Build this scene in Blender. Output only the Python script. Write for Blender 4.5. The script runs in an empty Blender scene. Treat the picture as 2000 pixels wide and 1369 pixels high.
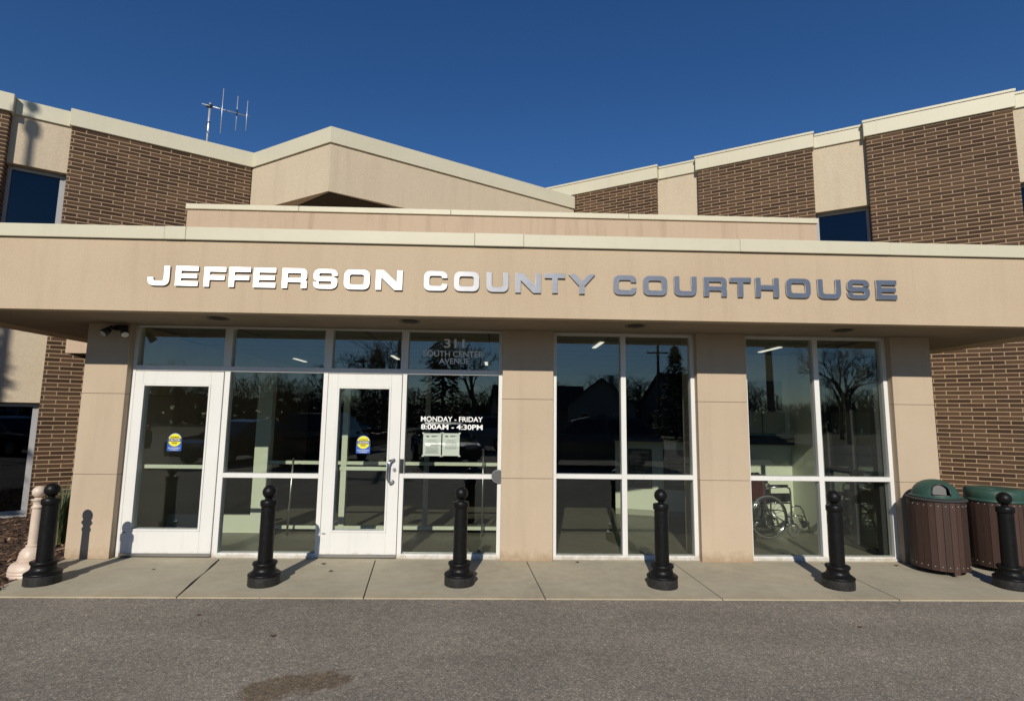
import bpy, bmesh, math, random
from mathutils import Vector, Matrix
random.seed(7)
PI = math.pi
C = bpy.context.scene.collection
SC = bpy.context.scene

# ------------------------------------------------------------------ camera
cam = bpy.data.cameras.new('camera'); co = bpy.data.objects.new('camera', cam); C.objects.link(co)
cam.sensor_width = 36; cam.sensor_fit = 'HORIZONTAL'
cam.lens = 1059.93 / 2000 * 36
cam.clip_start = .05; cam.clip_end = 3000
PITCH, YAW, ROLL = math.radians(6.95), math.radians(1.611), math.radians(.7496)
fw = Vector((math.sin(YAW)*math.cos(PITCH), math.cos(YAW)*math.cos(PITCH), math.sin(PITCH)))
rt0 = Vector((math.cos(YAW), -math.sin(YAW), 0)); up0 = rt0.cross(fw)
rt = math.cos(ROLL)*rt0 + math.sin(ROLL)*up0; up = -math.sin(ROLL)*rt0 + math.cos(ROLL)*up0
m = Matrix((rt, up, -fw)).transposed().to_4x4(); m.translation = Vector((-.6917, -6.5632, 1.6704))
co.matrix_world = m
SC.camera = co

# ------------------------------------------------------------------ light
SUN = Vector((-.155, -1, .58)).normalized()            # direction towards the sun
EL = math.asin(SUN.z); AZ = math.atan2(SUN.x, SUN.y)
w = bpy.data.worlds.new('World'); SC.world = w; w.use_nodes = True
nt = w.node_tree
sky = nt.nodes.new('ShaderNodeTexSky'); sky.sky_type = 'NISHITA'; sky.sun_disc = False
sky.sun_elevation = EL; sky.sun_rotation = AZ
sky.air_density = 1.0; sky.dust_density = 0; sky.ozone_density = 4; sky.altitude = 300
bg = nt.nodes['Background']; bg.inputs['Strength'].default_value = .081
hs = nt.nodes.new('ShaderNodeHueSaturation'); hs.inputs['Saturation'].default_value = 1.22; hs.inputs['Hue'].default_value = .508
nt.links.new(sky.outputs[0], hs.inputs['Color']); nt.links.new(hs.outputs[0], bg.inputs['Color'])
sl = bpy.data.lights.new('sun', 'SUN'); sl.energy = 4.3; sl.angle = math.radians(.53); sl.color = (1, .93, .82)
so = bpy.data.objects.new('sun', sl); C.objects.link(so)
so.rotation_euler = SUN.to_track_quat('Z', 'Y').to_euler(); so.location = (0, 0, 40)
SC.view_settings.view_transform = 'Standard'; SC.view_settings.look = 'None'
SC.view_settings.exposure = 0; SC.view_settings.gamma = 1
SC.render.engine = 'CYCLES'
cy = SC.cycles
cy.use_denoising = True; cy.max_bounces = 10; cy.transparent_max_bounces = 24; cy.diffuse_bounces = 4
cy.glossy_bounces = 5; cy.caustics_reflective = False; cy.caustics_refractive = False
cy.sample_clamp_indirect = 8

# ------------------------------------------------------------------ materials
MATS = {}
def N(nt, t, **k):
    n = nt.nodes.new('ShaderNode' + t)
    for a, b in k.items():
        if a in n.inputs: n.inputs[a].default_value = b
        else: setattr(n, a, b)
    return n
def mat(name, col, rough=.6, metal=0, spec=.5):
    m = bpy.data.materials.new(name); m.use_nodes = True
    b = m.node_tree.nodes['Principled BSDF']
    b.inputs['Base Color'].default_value = (*col, 1); b.inputs['Roughness'].default_value = rough
    b.inputs['Metallic'].default_value = metal; b.inputs['Specular IOR Level'].default_value = spec
    MATS[name] = m
    return m, m.node_tree, b
def ramp(nt, fac, stops):
    r = nt.nodes.new('ShaderNodeValToRGB'); e = r.color_ramp.elements
    while len(e) < len(stops): e.new(.5)
    for i, (p, c) in enumerate(stops):
        e[i].position = p; e[i].color = (*c, 1) if len(c) == 3 else c
    nt.links.new(fac, r.inputs[0]); return r.outputs[0]
def mixc(nt, fac, a, b, mode='MIX'):
    n = nt.nodes.new('ShaderNodeMix'); n.data_type = 'RGBA'; n.blend_type = mode
    for s, v in ((0, fac), (6, a), (7, b)):
        if isinstance(v, (int, float)): n.inputs[s].default_value = v
        elif isinstance(v, tuple): n.inputs[s].default_value = (*v, 1)
        else: nt.links.new(v, n.inputs[s])
    return n.outputs[2]
def math_(nt, op, a, b=0, c=None):
    n = nt.nodes.new('ShaderNodeMath'); n.operation = op
    for s, v in enumerate((a, b) if c is None else (a, b, c)):
        if isinstance(v, (int, float)): n.inputs[s].default_value = v
        else: nt.links.new(v, n.inputs[s])
    return n.outputs[0]
def noise(nt, scale, detail=4, rough=.55, vec=None, src='Object', dist=0):
    n = N(nt, 'TexNoise'); n.inputs['Scale'].default_value = scale; n.inputs['Detail'].default_value = detail
    n.inputs['Roughness'].default_value = rough; n.inputs['Distortion'].default_value = dist
    if vec is None: vec = N(nt, 'TexCoord').outputs[src]
    nt.links.new(vec, n.inputs['Vector']); return n.outputs[0]
def stretch(nt, s, src='Object'):
    mp = N(nt, 'Mapping'); mp.inputs['Scale'].default_value = s
    nt.links.new(N(nt, 'TexCoord').outputs[src], mp.inputs[0]); return mp.outputs[0]
def bump(nt, b, h, strength, dist):
    n = N(nt, 'Bump'); n.inputs['Strength'].default_value = strength; n.inputs['Distance'].default_value = dist
    nt.links.new(h, n.inputs['Height']); nt.links.new(n.outputs[0], b.inputs['Normal']); return n

def stucco(name, c1, c2, grain=60, bstr=.35, streak=.25):
    m, nt, b = mat(name, c1, .9, 0, .25)
    big = noise(nt, .9, 5, .6)
    fine = noise(nt, grain, 3, .6)
    st = noise(nt, 1, 4, .6, stretch(nt, (7, 7, .45)))
    c = mixc(nt, ramp(nt, big, [(.3, (0, 0, 0)), (.7, (1, 1, 1))]), c1, c2)
    sm = ramp(nt, st, [(.5, (1, 1, 1)), (.78, (1-streak, 1-streak*1.1, 1-streak*1.15))])
    c = mixc(nt, 1, c, sm, 'MULTIPLY')
    fm = ramp(nt, fine, [(.3, (.90, .90, .90)), (.7, (1.05, 1.05, 1.05))])
    c = mixc(nt, 1, c, fm, 'MULTIPLY')
    nt.links.new(c, b.inputs['Base Color'])
    bump(nt, b, fine, bstr, .006); return m
M_fascia = stucco('fascia_stucco', (.475, .372, .256), (.515, .41, .287), 70, .3, .08)
M_tier = stucco('tier_stucco', (.455, .347, .245), (.49, .38, .275), 60, .3, .20)
M_stucco = stucco('wall_stucco', (.52, .435, .315), (.545, .46, .335), 38, .7, .08)
M_precast = stucco('pillar_stone', (.46, .368, .265), (.51, .408, .295), 90, .2, .08)
def metal_paint(name, col, rough=.45, var=.06):
    m, nt, b = mat(name, col, rough, 0, .4)
    n = noise(nt, 1.4, 5, .6)
    c = mixc(nt, 1, col, ramp(nt, n, [(.3, (1-var,)*3), (.7, (1+var,)*3)]), 'MULTIPLY')
    n2 = noise(nt, 1, 3, .6, stretch(nt, (14, 14, 1.2)))
    c = mixc(nt, 1, c, ramp(nt, n2, [(.55, (1, 1, 1)), (.8, (1-var*1.6, 1-var*1.7, 1-var*2))]), 'MULTIPLY')
    nt.links.new(c, b.inputs['Base Color']); return m
M_coping = metal_paint('coping_metal', (.55, .515, .385), .5, .035)
M_white = metal_paint('frame_paint', (.69, .685, .65), .38, .04)
def foot_grime(m, h, amt):
    nt = m.node_tree; b = nt.nodes['Principled BSDF']; src = b.inputs['Base Color'].links[0].from_socket
    sz = N(nt, 'SeparateXYZ'); nt.links.new(N(nt, 'TexCoord').outputs['Object'], sz.inputs[0])
    e = math_(nt, 'ADD', math_(nt, 'DIVIDE', sz.outputs[2], h), math_(nt, 'MULTIPLY', math_(nt, 'SUBTRACT', noise(nt, 11, 5, .7), .5), 2.2))
    f = ramp(nt, e, [(.0, (amt,)*3), (.9, (0, 0, 0))])
    nt.links.new(mixc(nt, f, src, mixc(nt, 1, src, (.55, .47, .36), 'MULTIPLY')), b.inputs['Base Color'])
foot_grime(M_white, .07, .8); foot_grime(M_precast, .14, .6)
M_grey = metal_paint('window_frame_metal', (.36, .36, .36), .4, .05)
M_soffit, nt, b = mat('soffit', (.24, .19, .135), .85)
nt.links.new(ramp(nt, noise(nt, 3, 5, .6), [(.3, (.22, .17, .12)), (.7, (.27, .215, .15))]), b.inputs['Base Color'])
M_groove, _, _ = mat('dark_joint', (.03, .025, .02), .9)
M_mortarjoint, _, _ = mat('pillar_joint', (.20, .15, .105), .9)
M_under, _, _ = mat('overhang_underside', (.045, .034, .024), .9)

# brick -----------------------------------------------------------
M_brick, nt, b = mat('roman_brick', (.06, .04, .03), .85, 0, .25)
tc = N(nt, 'TexCoord'); sx = N(nt, 'SeparateXYZ'); nt.links.new(tc.outputs['Object'], sx.inputs[0])
sn = N(nt, 'SeparateXYZ'); nt.links.new(tc.outputs['Normal'], sn.inputs[0])
side = math_(nt, 'GREATER_THAN', math_(nt, 'ABSOLUTE', sn.outputs[0]), .72)
yy = math_(nt, 'ADD', sx.outputs[1], .11)
u = math_(nt, 'ADD', math_(nt, 'MULTIPLY', side, yy), math_(nt, 'MULTIPLY', math_(nt, 'SUBTRACT', 1, side), sx.outputs[0]))
cv = N(nt, 'CombineXYZ'); nt.links.new(u, cv.inputs[0]); nt.links.new(sx.outputs[2], cv.inputs[1])
wob = N(nt, 'TexNoise'); wob.inputs['Scale'].default_value = 9; nt.links.new(cv.outputs[0], wob.inputs['Vector'])
wv = N(nt, 'VectorMath', operation='MULTIPLY_ADD'); nt.links.new(wob.outputs[1], wv.inputs[0])
wv.inputs[1].default_value = (.006, .004, 0); nt.links.new(cv.outputs[0], wv.inputs[2])
br = N(nt, 'TexBrick'); br.offset = .5; br.squash = 1
nt.links.new(wv.outputs[0], br.inputs['Vector'])
br.inputs['Scale'].default_value = 1; br.inputs['Brick Width'].default_value = .312; br.inputs['Row Height'].default_value = .0685
br.inputs['Mortar Size'].default_value = .0072; br.inputs['Mortar Smooth'].default_value = .15; br.inputs['Bias'].default_value = -.1
br.inputs['Color1'].default_value = (.042, .0225, .0135, 1); br.inputs['Color2'].default_value = (.098, .058, .034, 1)
br.inputs['Mortar'].default_value = (.34, .245, .155, 1)
sp = noise(nt, 130, 3, .7)
c = mixc(nt, 1, br.outputs[0], ramp(nt, sp, [(.25, (.72, .72, .72)), (.75, (1.22, 1.2, 1.18))]), 'MULTIPLY')
c = mixc(nt, 1, c, ramp(nt, noise(nt, .7, 4, .6), [(.3, (.9, .9, .9)), (.7, (1.12, 1.1, 1.05))]), 'MULTIPLY')
nt.links.new(c, b.inputs['Base Color'])
hgt = math_(nt, 'ADD', math_(nt, 'MULTIPLY', br.outputs[1], -1), math_(nt, 'MULTIPLY', sp, .18))
bump(nt, b, hgt, .6, .006)

# ground ----------------------------------------------------------
M_asphalt, nt, b = mat('asphalt', (.13, .115, .10), .95, 0, .2)
tc = N(nt, 'TexCoord')
vo = N(nt, 'TexVoronoi'); vo.inputs['Scale'].default_value = 150; nt.links.new(tc.outputs['Object'], vo.inputs['Vector'])
sepc = N(nt, 'SeparateColor'); nt.links.new(vo.outputs['Color'], sepc.inputs[0])
agg = ramp(nt, sepc.outputs[0], [(0, (.15, .135, .115)), (.35, (.225, .204, .175)), (.8, (.272, .246, .21)), (.93, (.335, .30, .255)), (1, (.56, .52, .45))])
vo2 = N(nt, 'TexVoronoi'); vo2.inputs['Scale'].default_value = 62; nt.links.new(tc.outputs['Object'], vo2.inputs['Vector'])
sepd = N(nt, 'SeparateColor'); nt.links.new(vo2.outputs['Color'], sepd.inputs[0])
agg = mixc(nt, 1, agg, ramp(nt, sepd.outputs[0], [(0, (.80, .80, .80)), (.5, (1, 1, 1)), (1, (1.18, 1.17, 1.14))]), 'MULTIPLY')
patch = noise(nt, .55, 5, .6)
streaks = noise(nt, 1, 4, .55, stretch(nt, (.28, 1.5, 1)))
c = mixc(nt, 1, agg, ramp(nt, patch, [(.3, (.84, .83, .82)), (.7, (1.14, 1.13, 1.1))]), 'MULTIPLY')
c = mixc(nt, 1, c, ramp(nt, streaks, [(.35, (.88, .88, .88)), (.65, (1.08, 1.08, 1.07))]), 'MULTIPLY')
c = mixc(nt, 1, c, ramp(nt, noise(nt, 14, 3, .6), [(.3, (.9, .89, .88)), (.7, (1.09, 1.09, 1.08))]), 'MULTIPLY')
# old oil stain
mp = N(nt, 'Mapping'); mp.vector_type = 'TEXTURE'; mp.inputs['Location'].default_value = (-1.93, -2.9, 0)
mp.inputs['Rotation'].default_value = (0, 0, .35); mp.inputs['Scale'].default_value = (.40, .15, 1)
nt.links.new(tc.outputs['Object'], mp.inputs[0])
ln = N(nt, 'VectorMath', operation='LENGTH'); nt.links.new(mp.outputs[0], ln.inputs[0])
edge = math_(nt, 'ADD', ln.outputs['Value'], math_(nt, 'MULTIPLY', math_(nt, 'SUBTRACT', noise(nt, 6, 4, .65), .5), 1.9))
c = mixc(nt, ramp(nt, edge, [(.74, (.8, .8, .8)), (1.04, (0, 0, 0))]), c, mixc(nt, 1, c, (.55, .45, .34), 'MULTIPLY'))
nt.links.new(c, b.inputs['Base Color'])
bump(nt, b, vo.outputs['Distance'], .5, .006)

M_conc, nt, b = mat('concrete', (.36, .32, .25), .9, 0, .2)
tc = N(nt, 'TexCoord')
big = noise(nt, 1.1, 6, .62)
c = ramp(nt, big, [(.25, (.335, .304, .230)), (.5, (.42, .38, .285)), (.75, (.475, .43, .322))])
c = mixc(nt, 1, c, ramp(nt, noise(nt, 240, 2, .7), [(.3, (.88, .88, .88)), (.7, (1.1, 1.1, 1.1))]), 'MULTIPLY')
c = mixc(nt, 1, c, ramp(nt, noise(nt, 9, 5, .7), [(.35, (.93, .92, .9)), (.65, (1.04, 1.04, 1.04))]), 'MULTIPLY')
# rusty warmth along the outer edge
sp_ = N(nt, 'SeparateXYZ'); nt.links.new(tc.outputs['Object'], sp_.inputs[0])
ed = math_(nt, 'ADD', sp_.outputs[1], math_(nt, 'MULTIPLY', noise(nt, 2.5, 4, .6), .5))
c = mixc(nt, ramp(nt, math_(nt, 'ADD', ed, 1.25), [(.0, (.55, .55, .55)), (.45, (0, 0, 0))]), c, mixc(nt, 1, c, (1.0, .86, .66), 'MULTIPLY'))
vs = N(nt, 'TexVoronoi'); vs.inputs['Scale'].default_value = 7; nt.links.new(tc.outputs['Object'], vs.inputs['Vector'])
c = mixc(nt, ramp(nt, vs.outputs['Distance'], [(.035, (.7, .7, .7)), (.06, (0, 0, 0))]), c, (.13, .10, .07))
nt.links.new(c, b.inputs['Base Color']); bump(nt, b, noise(nt, 150, 3, .7), .25, .004)

M_soil, nt, b = mat('mulch_soil', (.06, .035, .02), 1)
nt.links.new(ramp(nt, noise(nt, 45, 5, .75), [(.3, (.018, .01, .006)), (.55, (.09, .05, .03)), (.75, (.19, .115, .07))]), b.inputs['Base Color'])
bump(nt, b, noise(nt, 40, 4, .7), 1, .03)
M_chip, nt, b = mat('wood_chips', (.13, .075, .045), .95)
oi = N(nt, 'NewGeometry')
nt.links.new(ramp(nt, oi.outputs['Random Per Island'], [(0, (.03, .016, .01)), (.5, (.12, .065, .036)), (.85, (.2, .12, .075)), (1, (.36, .25, .16))]), b.inputs['Base Color'])
M_ground, nt, b = mat('dry_grass', (.14, .13, .06), 1)
nt.links.new(ramp(nt, noise(nt, .4, 6, .7), [(.3, (.09, .085, .035)), (.7, (.19, .17, .08))]), b.inputs['Base Color'])

# glass -----------------------------------------------------------
def glass(name, tint, f0):
    m = bpy.data.materials.new(name); m.use_nodes = True; nt = m.node_tree; nt.nodes.clear()
    out = N(nt, 'OutputMaterial'); mx = N(nt, 'MixShader'); tr = N(nt, 'BsdfTransparent'); gl = N(nt, 'BsdfGlossy')
    tr.inputs[0].default_value = (*tint, 1); gl.inputs['Roughness'].default_value = 0; gl.inputs[0].default_value = (.92, .97, 1, 1)
    lw = N(nt, 'LayerWeight'); lw.inputs[0].default_value = .5
    p5 = math_(nt, 'POWER', lw.outputs['Facing'], 5)
    fac = math_(nt, 'MULTIPLY_ADD', p5, 1-f0, f0)
    nt.links.new(fac, mx.inputs[0]); nt.links.new(tr.outputs[0], mx.inputs[1]); nt.links.new(gl.outputs[0], mx.inputs[2])
    # faint ripple of float glass
    bp = N(nt, 'Bump'); bp.inputs['Strength'].default_value = .03; bp.inputs['Distance'].default_value = .01
    nt.links.new(noise(nt, 1.6, 1, .5), bp.inputs['Height']); nt.links.new(bp.outputs[0], gl.inputs['Normal'])
    nt.links.new(mx.outputs[0], out.inputs[0]); MATS[name] = m; return m
M_glass = glass('storefront_glass', (.905, .928, .895), .065)
M_glass_up = glass('tinted_window_glass', (.35, .42, .5), .045)

# others ----------------------------------------------------------
M_black, nt, b = mat('bollard_paint', (.008, .008, .008), .42, 0, .22)
nr = noise(nt, 30, 4, .6)
nt.links.new(ramp(nt, noise(nt, 11, 5, .7), [(.55, (.006, .006, .006)), (.75, (.014, .0135, .013))]), b.inputs['Base Color'])
nt.links.new(ramp(nt, nr, [(.3, (.34,)*3), (.7, (.52,)*3)]), b.inputs['Roughness'])
M_black_rough, nt, b = mat('bollard_base_paint', (.012, .012, .012), .6)
nt.links.new(ramp(nt, noise(nt, 40, 5, .7), [(.4, (.009, .009, .009)), (.68, (.03, .03, .028)), (.8, (.10, .095, .085))]), b.inputs['Base Color'])
bump(nt, b, noise(nt, 60, 4, .7), .6, .004)
M_beige, nt, b = mat('bollard_beige', (.60, .47, .38), .45)
nt.links.new(ramp(nt, noise(nt, 7, 5, .65), [(.35, (.56, .44, .35)), (.6, (.64, .52, .42)), (.8, (.44, .34, .25))]), b.inputs['Base Color'])
M_letter, nt, b = mat('brushed_aluminium', (.6, .6, .6), .36, 1)
b.inputs['Anisotropic'].default_value = .7
gn = N(nt, 'NewGeometry'); va = N(nt, 'VectorMath', operation='ADD'); nt.links.new(gn.outputs['Normal'], va.inputs[0]); va.inputs[1].default_value = (.13, 0, 0)
vn = N(nt, 'VectorMath', operation='NORMALIZE'); nt.links.new(va.outputs[0], vn.inputs[0]); nt.links.new(vn.outputs[0], b.inputs['Normal'])
tv = N(nt, 'CombineXYZ'); tv.inputs[2].default_value = 1; nt.links.new(tv.outputs[0], b.inputs['Tangent'])
nt.links.new(ramp(nt, noise(nt, 1, 3, .6, stretch(nt, (3, 3, 160))), [(.3, (.50,)*3), (.7, (.60,)*3)]), b.inputs['Roughness'])
nt.links.new(ramp(nt, noise(nt, 4, 4, .6), [(.3, (.62, .62, .63)), (.7, (.76, .755, .75))]), b.inputs['Base Color'])
M_chrome, _, _ = mat('polished_metal', (.55, .55, .56), .18, 1)
M_steel, _, _ = mat('satin_steel', (.5, .5, .5), .35, 1)
M_blackplastic, _, _ = mat('black_plastic', (.015, .015, .015), .4)
M_rubber, _, _ = mat('rubber', (.02, .02, .02), .8)
M_vinyl, _, _ = mat('white_vinyl', (.85, .85, .83), .6)
M_paper, nt, b = mat('notice_paper', (.86, .86, .84), .8)
M_ink, _, _ = mat('ink', (.14, .16, .15), .9)
M_yellow, _, _ = mat('sticker_yellow', (.78, .70, .03), .5)
M_blue, _, _ = mat('sticker_blue', (.02, .10, .42), .5)
M_blackink, _, _ = mat('sticker_black', (.01, .01, .01), .5)
def wood_slat(name):
    m, nt, b = mat(name, (.07, .036, .026), .62, 0, .35)
    g = N(nt, 'NewGeometry')
    c = ramp(nt, g.outputs['Random Per Island'], [(0, (.038, .020, .0145)), (.5, (.052, .028, .020)), (1, (.066, .037, .028))])
    c = mixc(nt, 1, c, ramp(nt, noise(nt, 1, 5, .65, stretch(nt, (40, 40, 3))), [(.3, (.86,)*3), (.7, (1.15,)*3)]), 'MULTIPLY')
    c = mixc(nt, 1, c, ramp(nt, noise(nt, 6, 5, .7), [(.6, (1, 1, 1)), (.8, (1.35, 1.35, 1.35))]), 'MULTIPLY')
    nt.links.new(c, b.inputs['Base Color']); return m
M_slat = wood_slat('recycled_slats')
M_green, nt, b = mat('green_lid', (.022, .085, .062), .5)
nt.links.new(ramp(nt, noise(nt, 9, 6, .7), [(.35, (.020, .058, .043)), (.62, (.030, .076, .057)), (.8, (.10, .14, .11))]), b.inputs['Base Color'])
M_palewall, nt, b = mat('lobby_paint', (.64, .67, .55), .8)
M_dado, _, _ = mat('lobby_dado', (.34, .34, .27), .8)
M_lobbyfloor, nt, b = mat('lobby_tile', (.22, .21, .16), .4)
tb = N(nt, 'TexBrick'); tb.offset = .5; nt.links.new(N(nt, 'TexCoord').outputs['Object'], tb.inputs['Vector'])
tb.inputs['Scale'].default_value = 1; tb.inputs['Brick Width'].default_value = .2; tb.inputs['Row Height'].default_value = .1
tb.inputs['Mortar Size'].default_value = .004
tb.inputs['Color1'].default_value = (.115, .11, .085, 1); tb.inputs['Color2'].default_value = (.15, .143, .11, 1); tb.inputs['Mortar'].default_value = (.08, .075, .06, 1)
nt.links.new(tb.outputs[0], b.inputs['Base Color'])
M_ceil, _, _ = mat('lobby_ceiling', (.2, .195, .16), .9)
M_dark, _, _ = mat('dark_interior', (.035, .035, .035), .9)
M_lamp = bpy.data.materials.new('lit_ceiling_lamp'); M_lamp.use_nodes = True
_b = M_lamp.node_tree.nodes['Principled BSDF']; _b.inputs['Emission Color'].default_value = (1, .93, .8, 1); _b.inputs['Emission Strength'].default_value = 1.0
M_signbrown, _, _ = mat('sign_brown', (.10, .085, .07), .7)
M_signtext, _, _ = mat('sign_lettering', (.42, .40, .34), .7)
M_red, _, _ = mat('red_vinyl', (.16, .012, .012), .5)
M_bark, nt, b = mat('bark', (.07, .055, .045), .95)
M_needle, nt, b = mat('needles', (.03, .05, .025), .8)
nt.links.new(ramp(nt, N(nt, 'NewGeometry').outputs['Random Per Island'], [(0, (.018, .032, .014)), (1, (.05, .075, .035))]), b.inputs['Base Color'])
M_leafgreen, nt, b = mat('strap_leaves', (.05, .08, .03), .6)
nt.links.new(ramp(nt, N(nt, 'NewGeometry').outputs['Random Per Island'], [(0, (.03, .055, .02)), (.8, (.07, .10, .035)), (1, (.20, .17, .07))]), b.inputs['Base Color'])
M_dryleaf, _, _ = mat('dry_leaf', (.10, .05, .025), .8)
M_wood, _, _ = mat('weathered_pole', (.12, .095, .07), .9)
M_alu, _, _ = mat('galvanised', (.62, .63, .63), .4, .6)
M_lens, _, _ = mat('lamp_lens', (.55, .55, .5), .25)
M_siding, _, _ = mat('house_siding', (.30, .28, .25), .8)
M_roof, _, _ = mat('shingles', (.06, .055, .05), .9)
M_carglass, _, _ = mat('car_glass', (.01, .012, .014), .05, 0, .6)
M_headlight, _, _ = mat('headlight_lens', (.6, .6, .6), .1)

# ------------------------------------------------------------------ geometry helpers
class MB:
    """collects shapes and links them as ONE mesh object"""
    def __init__(s): s.bm = bmesh.new(); s.mi = 0
    def box(s, x0, x1, y0, y1, z0, z1, bev=0, seg=2, edges=None):
        r = bmesh.ops.create_cube(s.bm, size=1)
        vs = r['verts']
        for v in vs:
            v.co = Vector((x0 + (v.co.x+.5)*(x1-x0), y0 + (v.co.y+.5)*(y1-y0), z0 + (v.co.z+.5)*(z1-z0)))
        fs = set(f for v in vs for f in v.link_faces)
        for f in fs: f.material_index = s.mi
        if bev:
            es = set(e for v in vs for e in v.link_edges)
            if edges: es = [e for e in es if edges(e)]
            r2 = bmesh.ops.bevel(s.bm, geom=list(es), offset=bev, segments=seg, affect='EDGES', profile=.5)
            for f in r2['faces']: f.material_index = s.mi; f.smooth = seg > 2
        return s
    def tube(s, p, q, r0, r1=None, n=8, cap=True):
        r1 = r0 if r1 is None else r1
        p, q = Vector(p), Vector(q); d = (q-p)
        if d.length < 1e-6: return s
        d.normalize(); a = d.orthogonal().normalized(); b = d.cross(a)
        A = [s.bm.verts.new(p + r0*(math.cos(2*PI*i/n)*a + math.sin(2*PI*i/n)*b)) for i in range(n)]
        B = [s.bm.verts.new(q + r1*(math.cos(2*PI*i/n)*a + math.sin(2*PI*i/n)*b)) for i in range(n)]
        for i in range(n):
            f = s.bm.faces.new((A[i], A[(i+1) % n], B[(i+1) % n], B[i])); f.smooth = n > 5; f.material_index = s.mi
        if cap and n > 3:
            f = s.bm.faces.new(A[::-1]); f.material_index = s.mi
            f = s.bm.faces.new(B); f.material_index = s.mi
        return s
    def path(s, pts, r, n=8):
        pts = [Vector(p) for p in pts]; rings = []
        for i, p in enumerate(pts):
            d = (pts[min(i+1, len(pts)-1)] - pts[max(i-1, 0)]).normalized()
            if i == 0: a = d.orthogonal().normalized()
            else: a = (a - d*a.dot(d)).normalized()
            b = d.cross(a)
            rings.append([s.bm.verts.new(p + r*(math.cos(2*PI*k/n)*a + math.sin(2*PI*k/n)*b)) for k in range(n)])
        for A, B in zip(rings, rings[1:]):
            for k in range(n):
                f = s.bm.faces.new((A[k], A[(k+1) % n], B[(k+1) % n], B[k])); f.smooth = True; f.material_index = s.mi
        s.bm.faces.new(rings[0][::-1]).material_index = s.mi; s.bm.faces.new(rings[-1]).material_index = s.mi
        return s
    def lathe(s, prof, n=40, c=(0, 0, 0), sharp=.5):
        c = Vector(c); rings = []
        for r, z in prof:
            if r < 1e-5: rings.append([s.bm.verts.new(c + Vector((0, 0, z)))])
            else: rings.append([s.bm.verts.new(c + Vector((r*math.cos(2*PI*k/n), r*math.sin(2*PI*k/n), z))) for k in range(n)])
        for A, B in zip(rings, rings[1:]):
            for k in range(n):
                if len(A) == 1 and len(B) == 1: continue
                if len(A) == 1: f = s.bm.faces.new((A[0], B[(k+1) % n], B[k]))
                elif len(B) == 1: f = s.bm.faces.new((A[k], A[(k+1) % n], B[0]))
                else: f = s.bm.faces.new((A[k], A[(k+1) % n], B[(k+1) % n], B[k]))
                f.smooth = True; f.material_index = s.mi
        return s
    def sphere(s, c, r, u=20, v=12, sx=1, sy=1, sz=1):
        rr = bmesh.ops.create_uvsphere(s.bm, u_segments=u, v_segments=v, radius=r)
        for q in rr['verts']:
            q.co = Vector((q.co.x*sx, q.co.y*sy, q.co.z*sz)) + Vector(c)
            for f in q.link_faces: f.smooth = True; f.material_index = s.mi
        return s
    def prism(s, poly, z0, z1):
        """plan polygon (x, y) extruded in z"""
        A = [s.bm.verts.new((x, y, z0)) for x, y in poly]; B = [s.bm.verts.new((x, y, z1)) for x, y in poly]
        n = len(poly)
        fs = [s.bm.faces.new(A[::-1]), s.bm.faces.new(B)]
        for i in range(n): fs.append(s.bm.faces.new((A[i], A[(i+1) % n], B[(i+1) % n], B[i])))
        for f in fs: f.material_index = s.mi
        return s
    def quad(s, *p):
        f = s.bm.faces.new([s.bm.verts.new(q) for q in p]); f.material_index = s.mi; return s
    def build(s, name, mats, parent=None, loc=(0, 0, 0), rz=0, smooth_angle=None):
        me = bpy.data.meshes.new(name)
        bmesh.ops.recalc_face_normals(s.bm, faces=s.bm.faces[:])
        if smooth_angle:
            for e in s.bm.edges:
                if len(e.link_faces) == 2 and e.calc_face_angle(0) > smooth_angle: e.smooth = False
        s.bm.to_mesh(me); s.bm.free()
        for m in (mats if isinstance(mats, (list, tuple)) else [mats]): me.materials.append(m)
        o = bpy.data.objects.new(name, me); C.objects.link(o)
        o.location = loc; o.rotation_euler.z = rz
        if parent is not None: o.parent = parent
        return o
def tag(o, label=None, cat=None, group=None, kind=None):
    for k, v in (('label', label), ('category', cat), ('group', group), ('kind', kind)):
        if v: o[k] = v
    return o
def empty(name, loc=(0, 0, 0), rz=0, **k):
    o = bpy.data.objects.new(name, None); C.objects.link(o); o.location = loc; o.rotation_euler.z = rz
    o.empty_display_size = .2
    return tag(o, **k)
def kids(o): return [c for c in bpy.data.objects if c.parent == o]
def copy_tree(o, parent=None):
    c = o.copy(); C.objects.link(c)
    if parent is not None: c.parent = parent
    for ch in kids(o): copy_tree(ch, c)
    return c
def text_mesh(txt, size, bold=0, sx=1, align='CENTER', extrude=.0008, space=1):
    cu = bpy.data.curves.new('t', 'FONT'); cu.body = txt; cu.size = size; cu.align_x = align; cu.offset = bold
    cu.extrude = extrude; cu.space_character = space
    o = bpy.data.objects.new('t', cu); C.objects.link(o); bpy.context.view_layer.update()
    me = bpy.data.meshes.new_from_object(o.evaluated_get(bpy.context.evaluated_depsgraph_get()))
    bpy.data.objects.remove(o); bpy.data.curves.remove(cu)
    me.transform(Matrix.Rotation(PI/2, 4, 'X') @ Matrix.Diagonal((sx, 1, 1, 1)))
    return me
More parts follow.
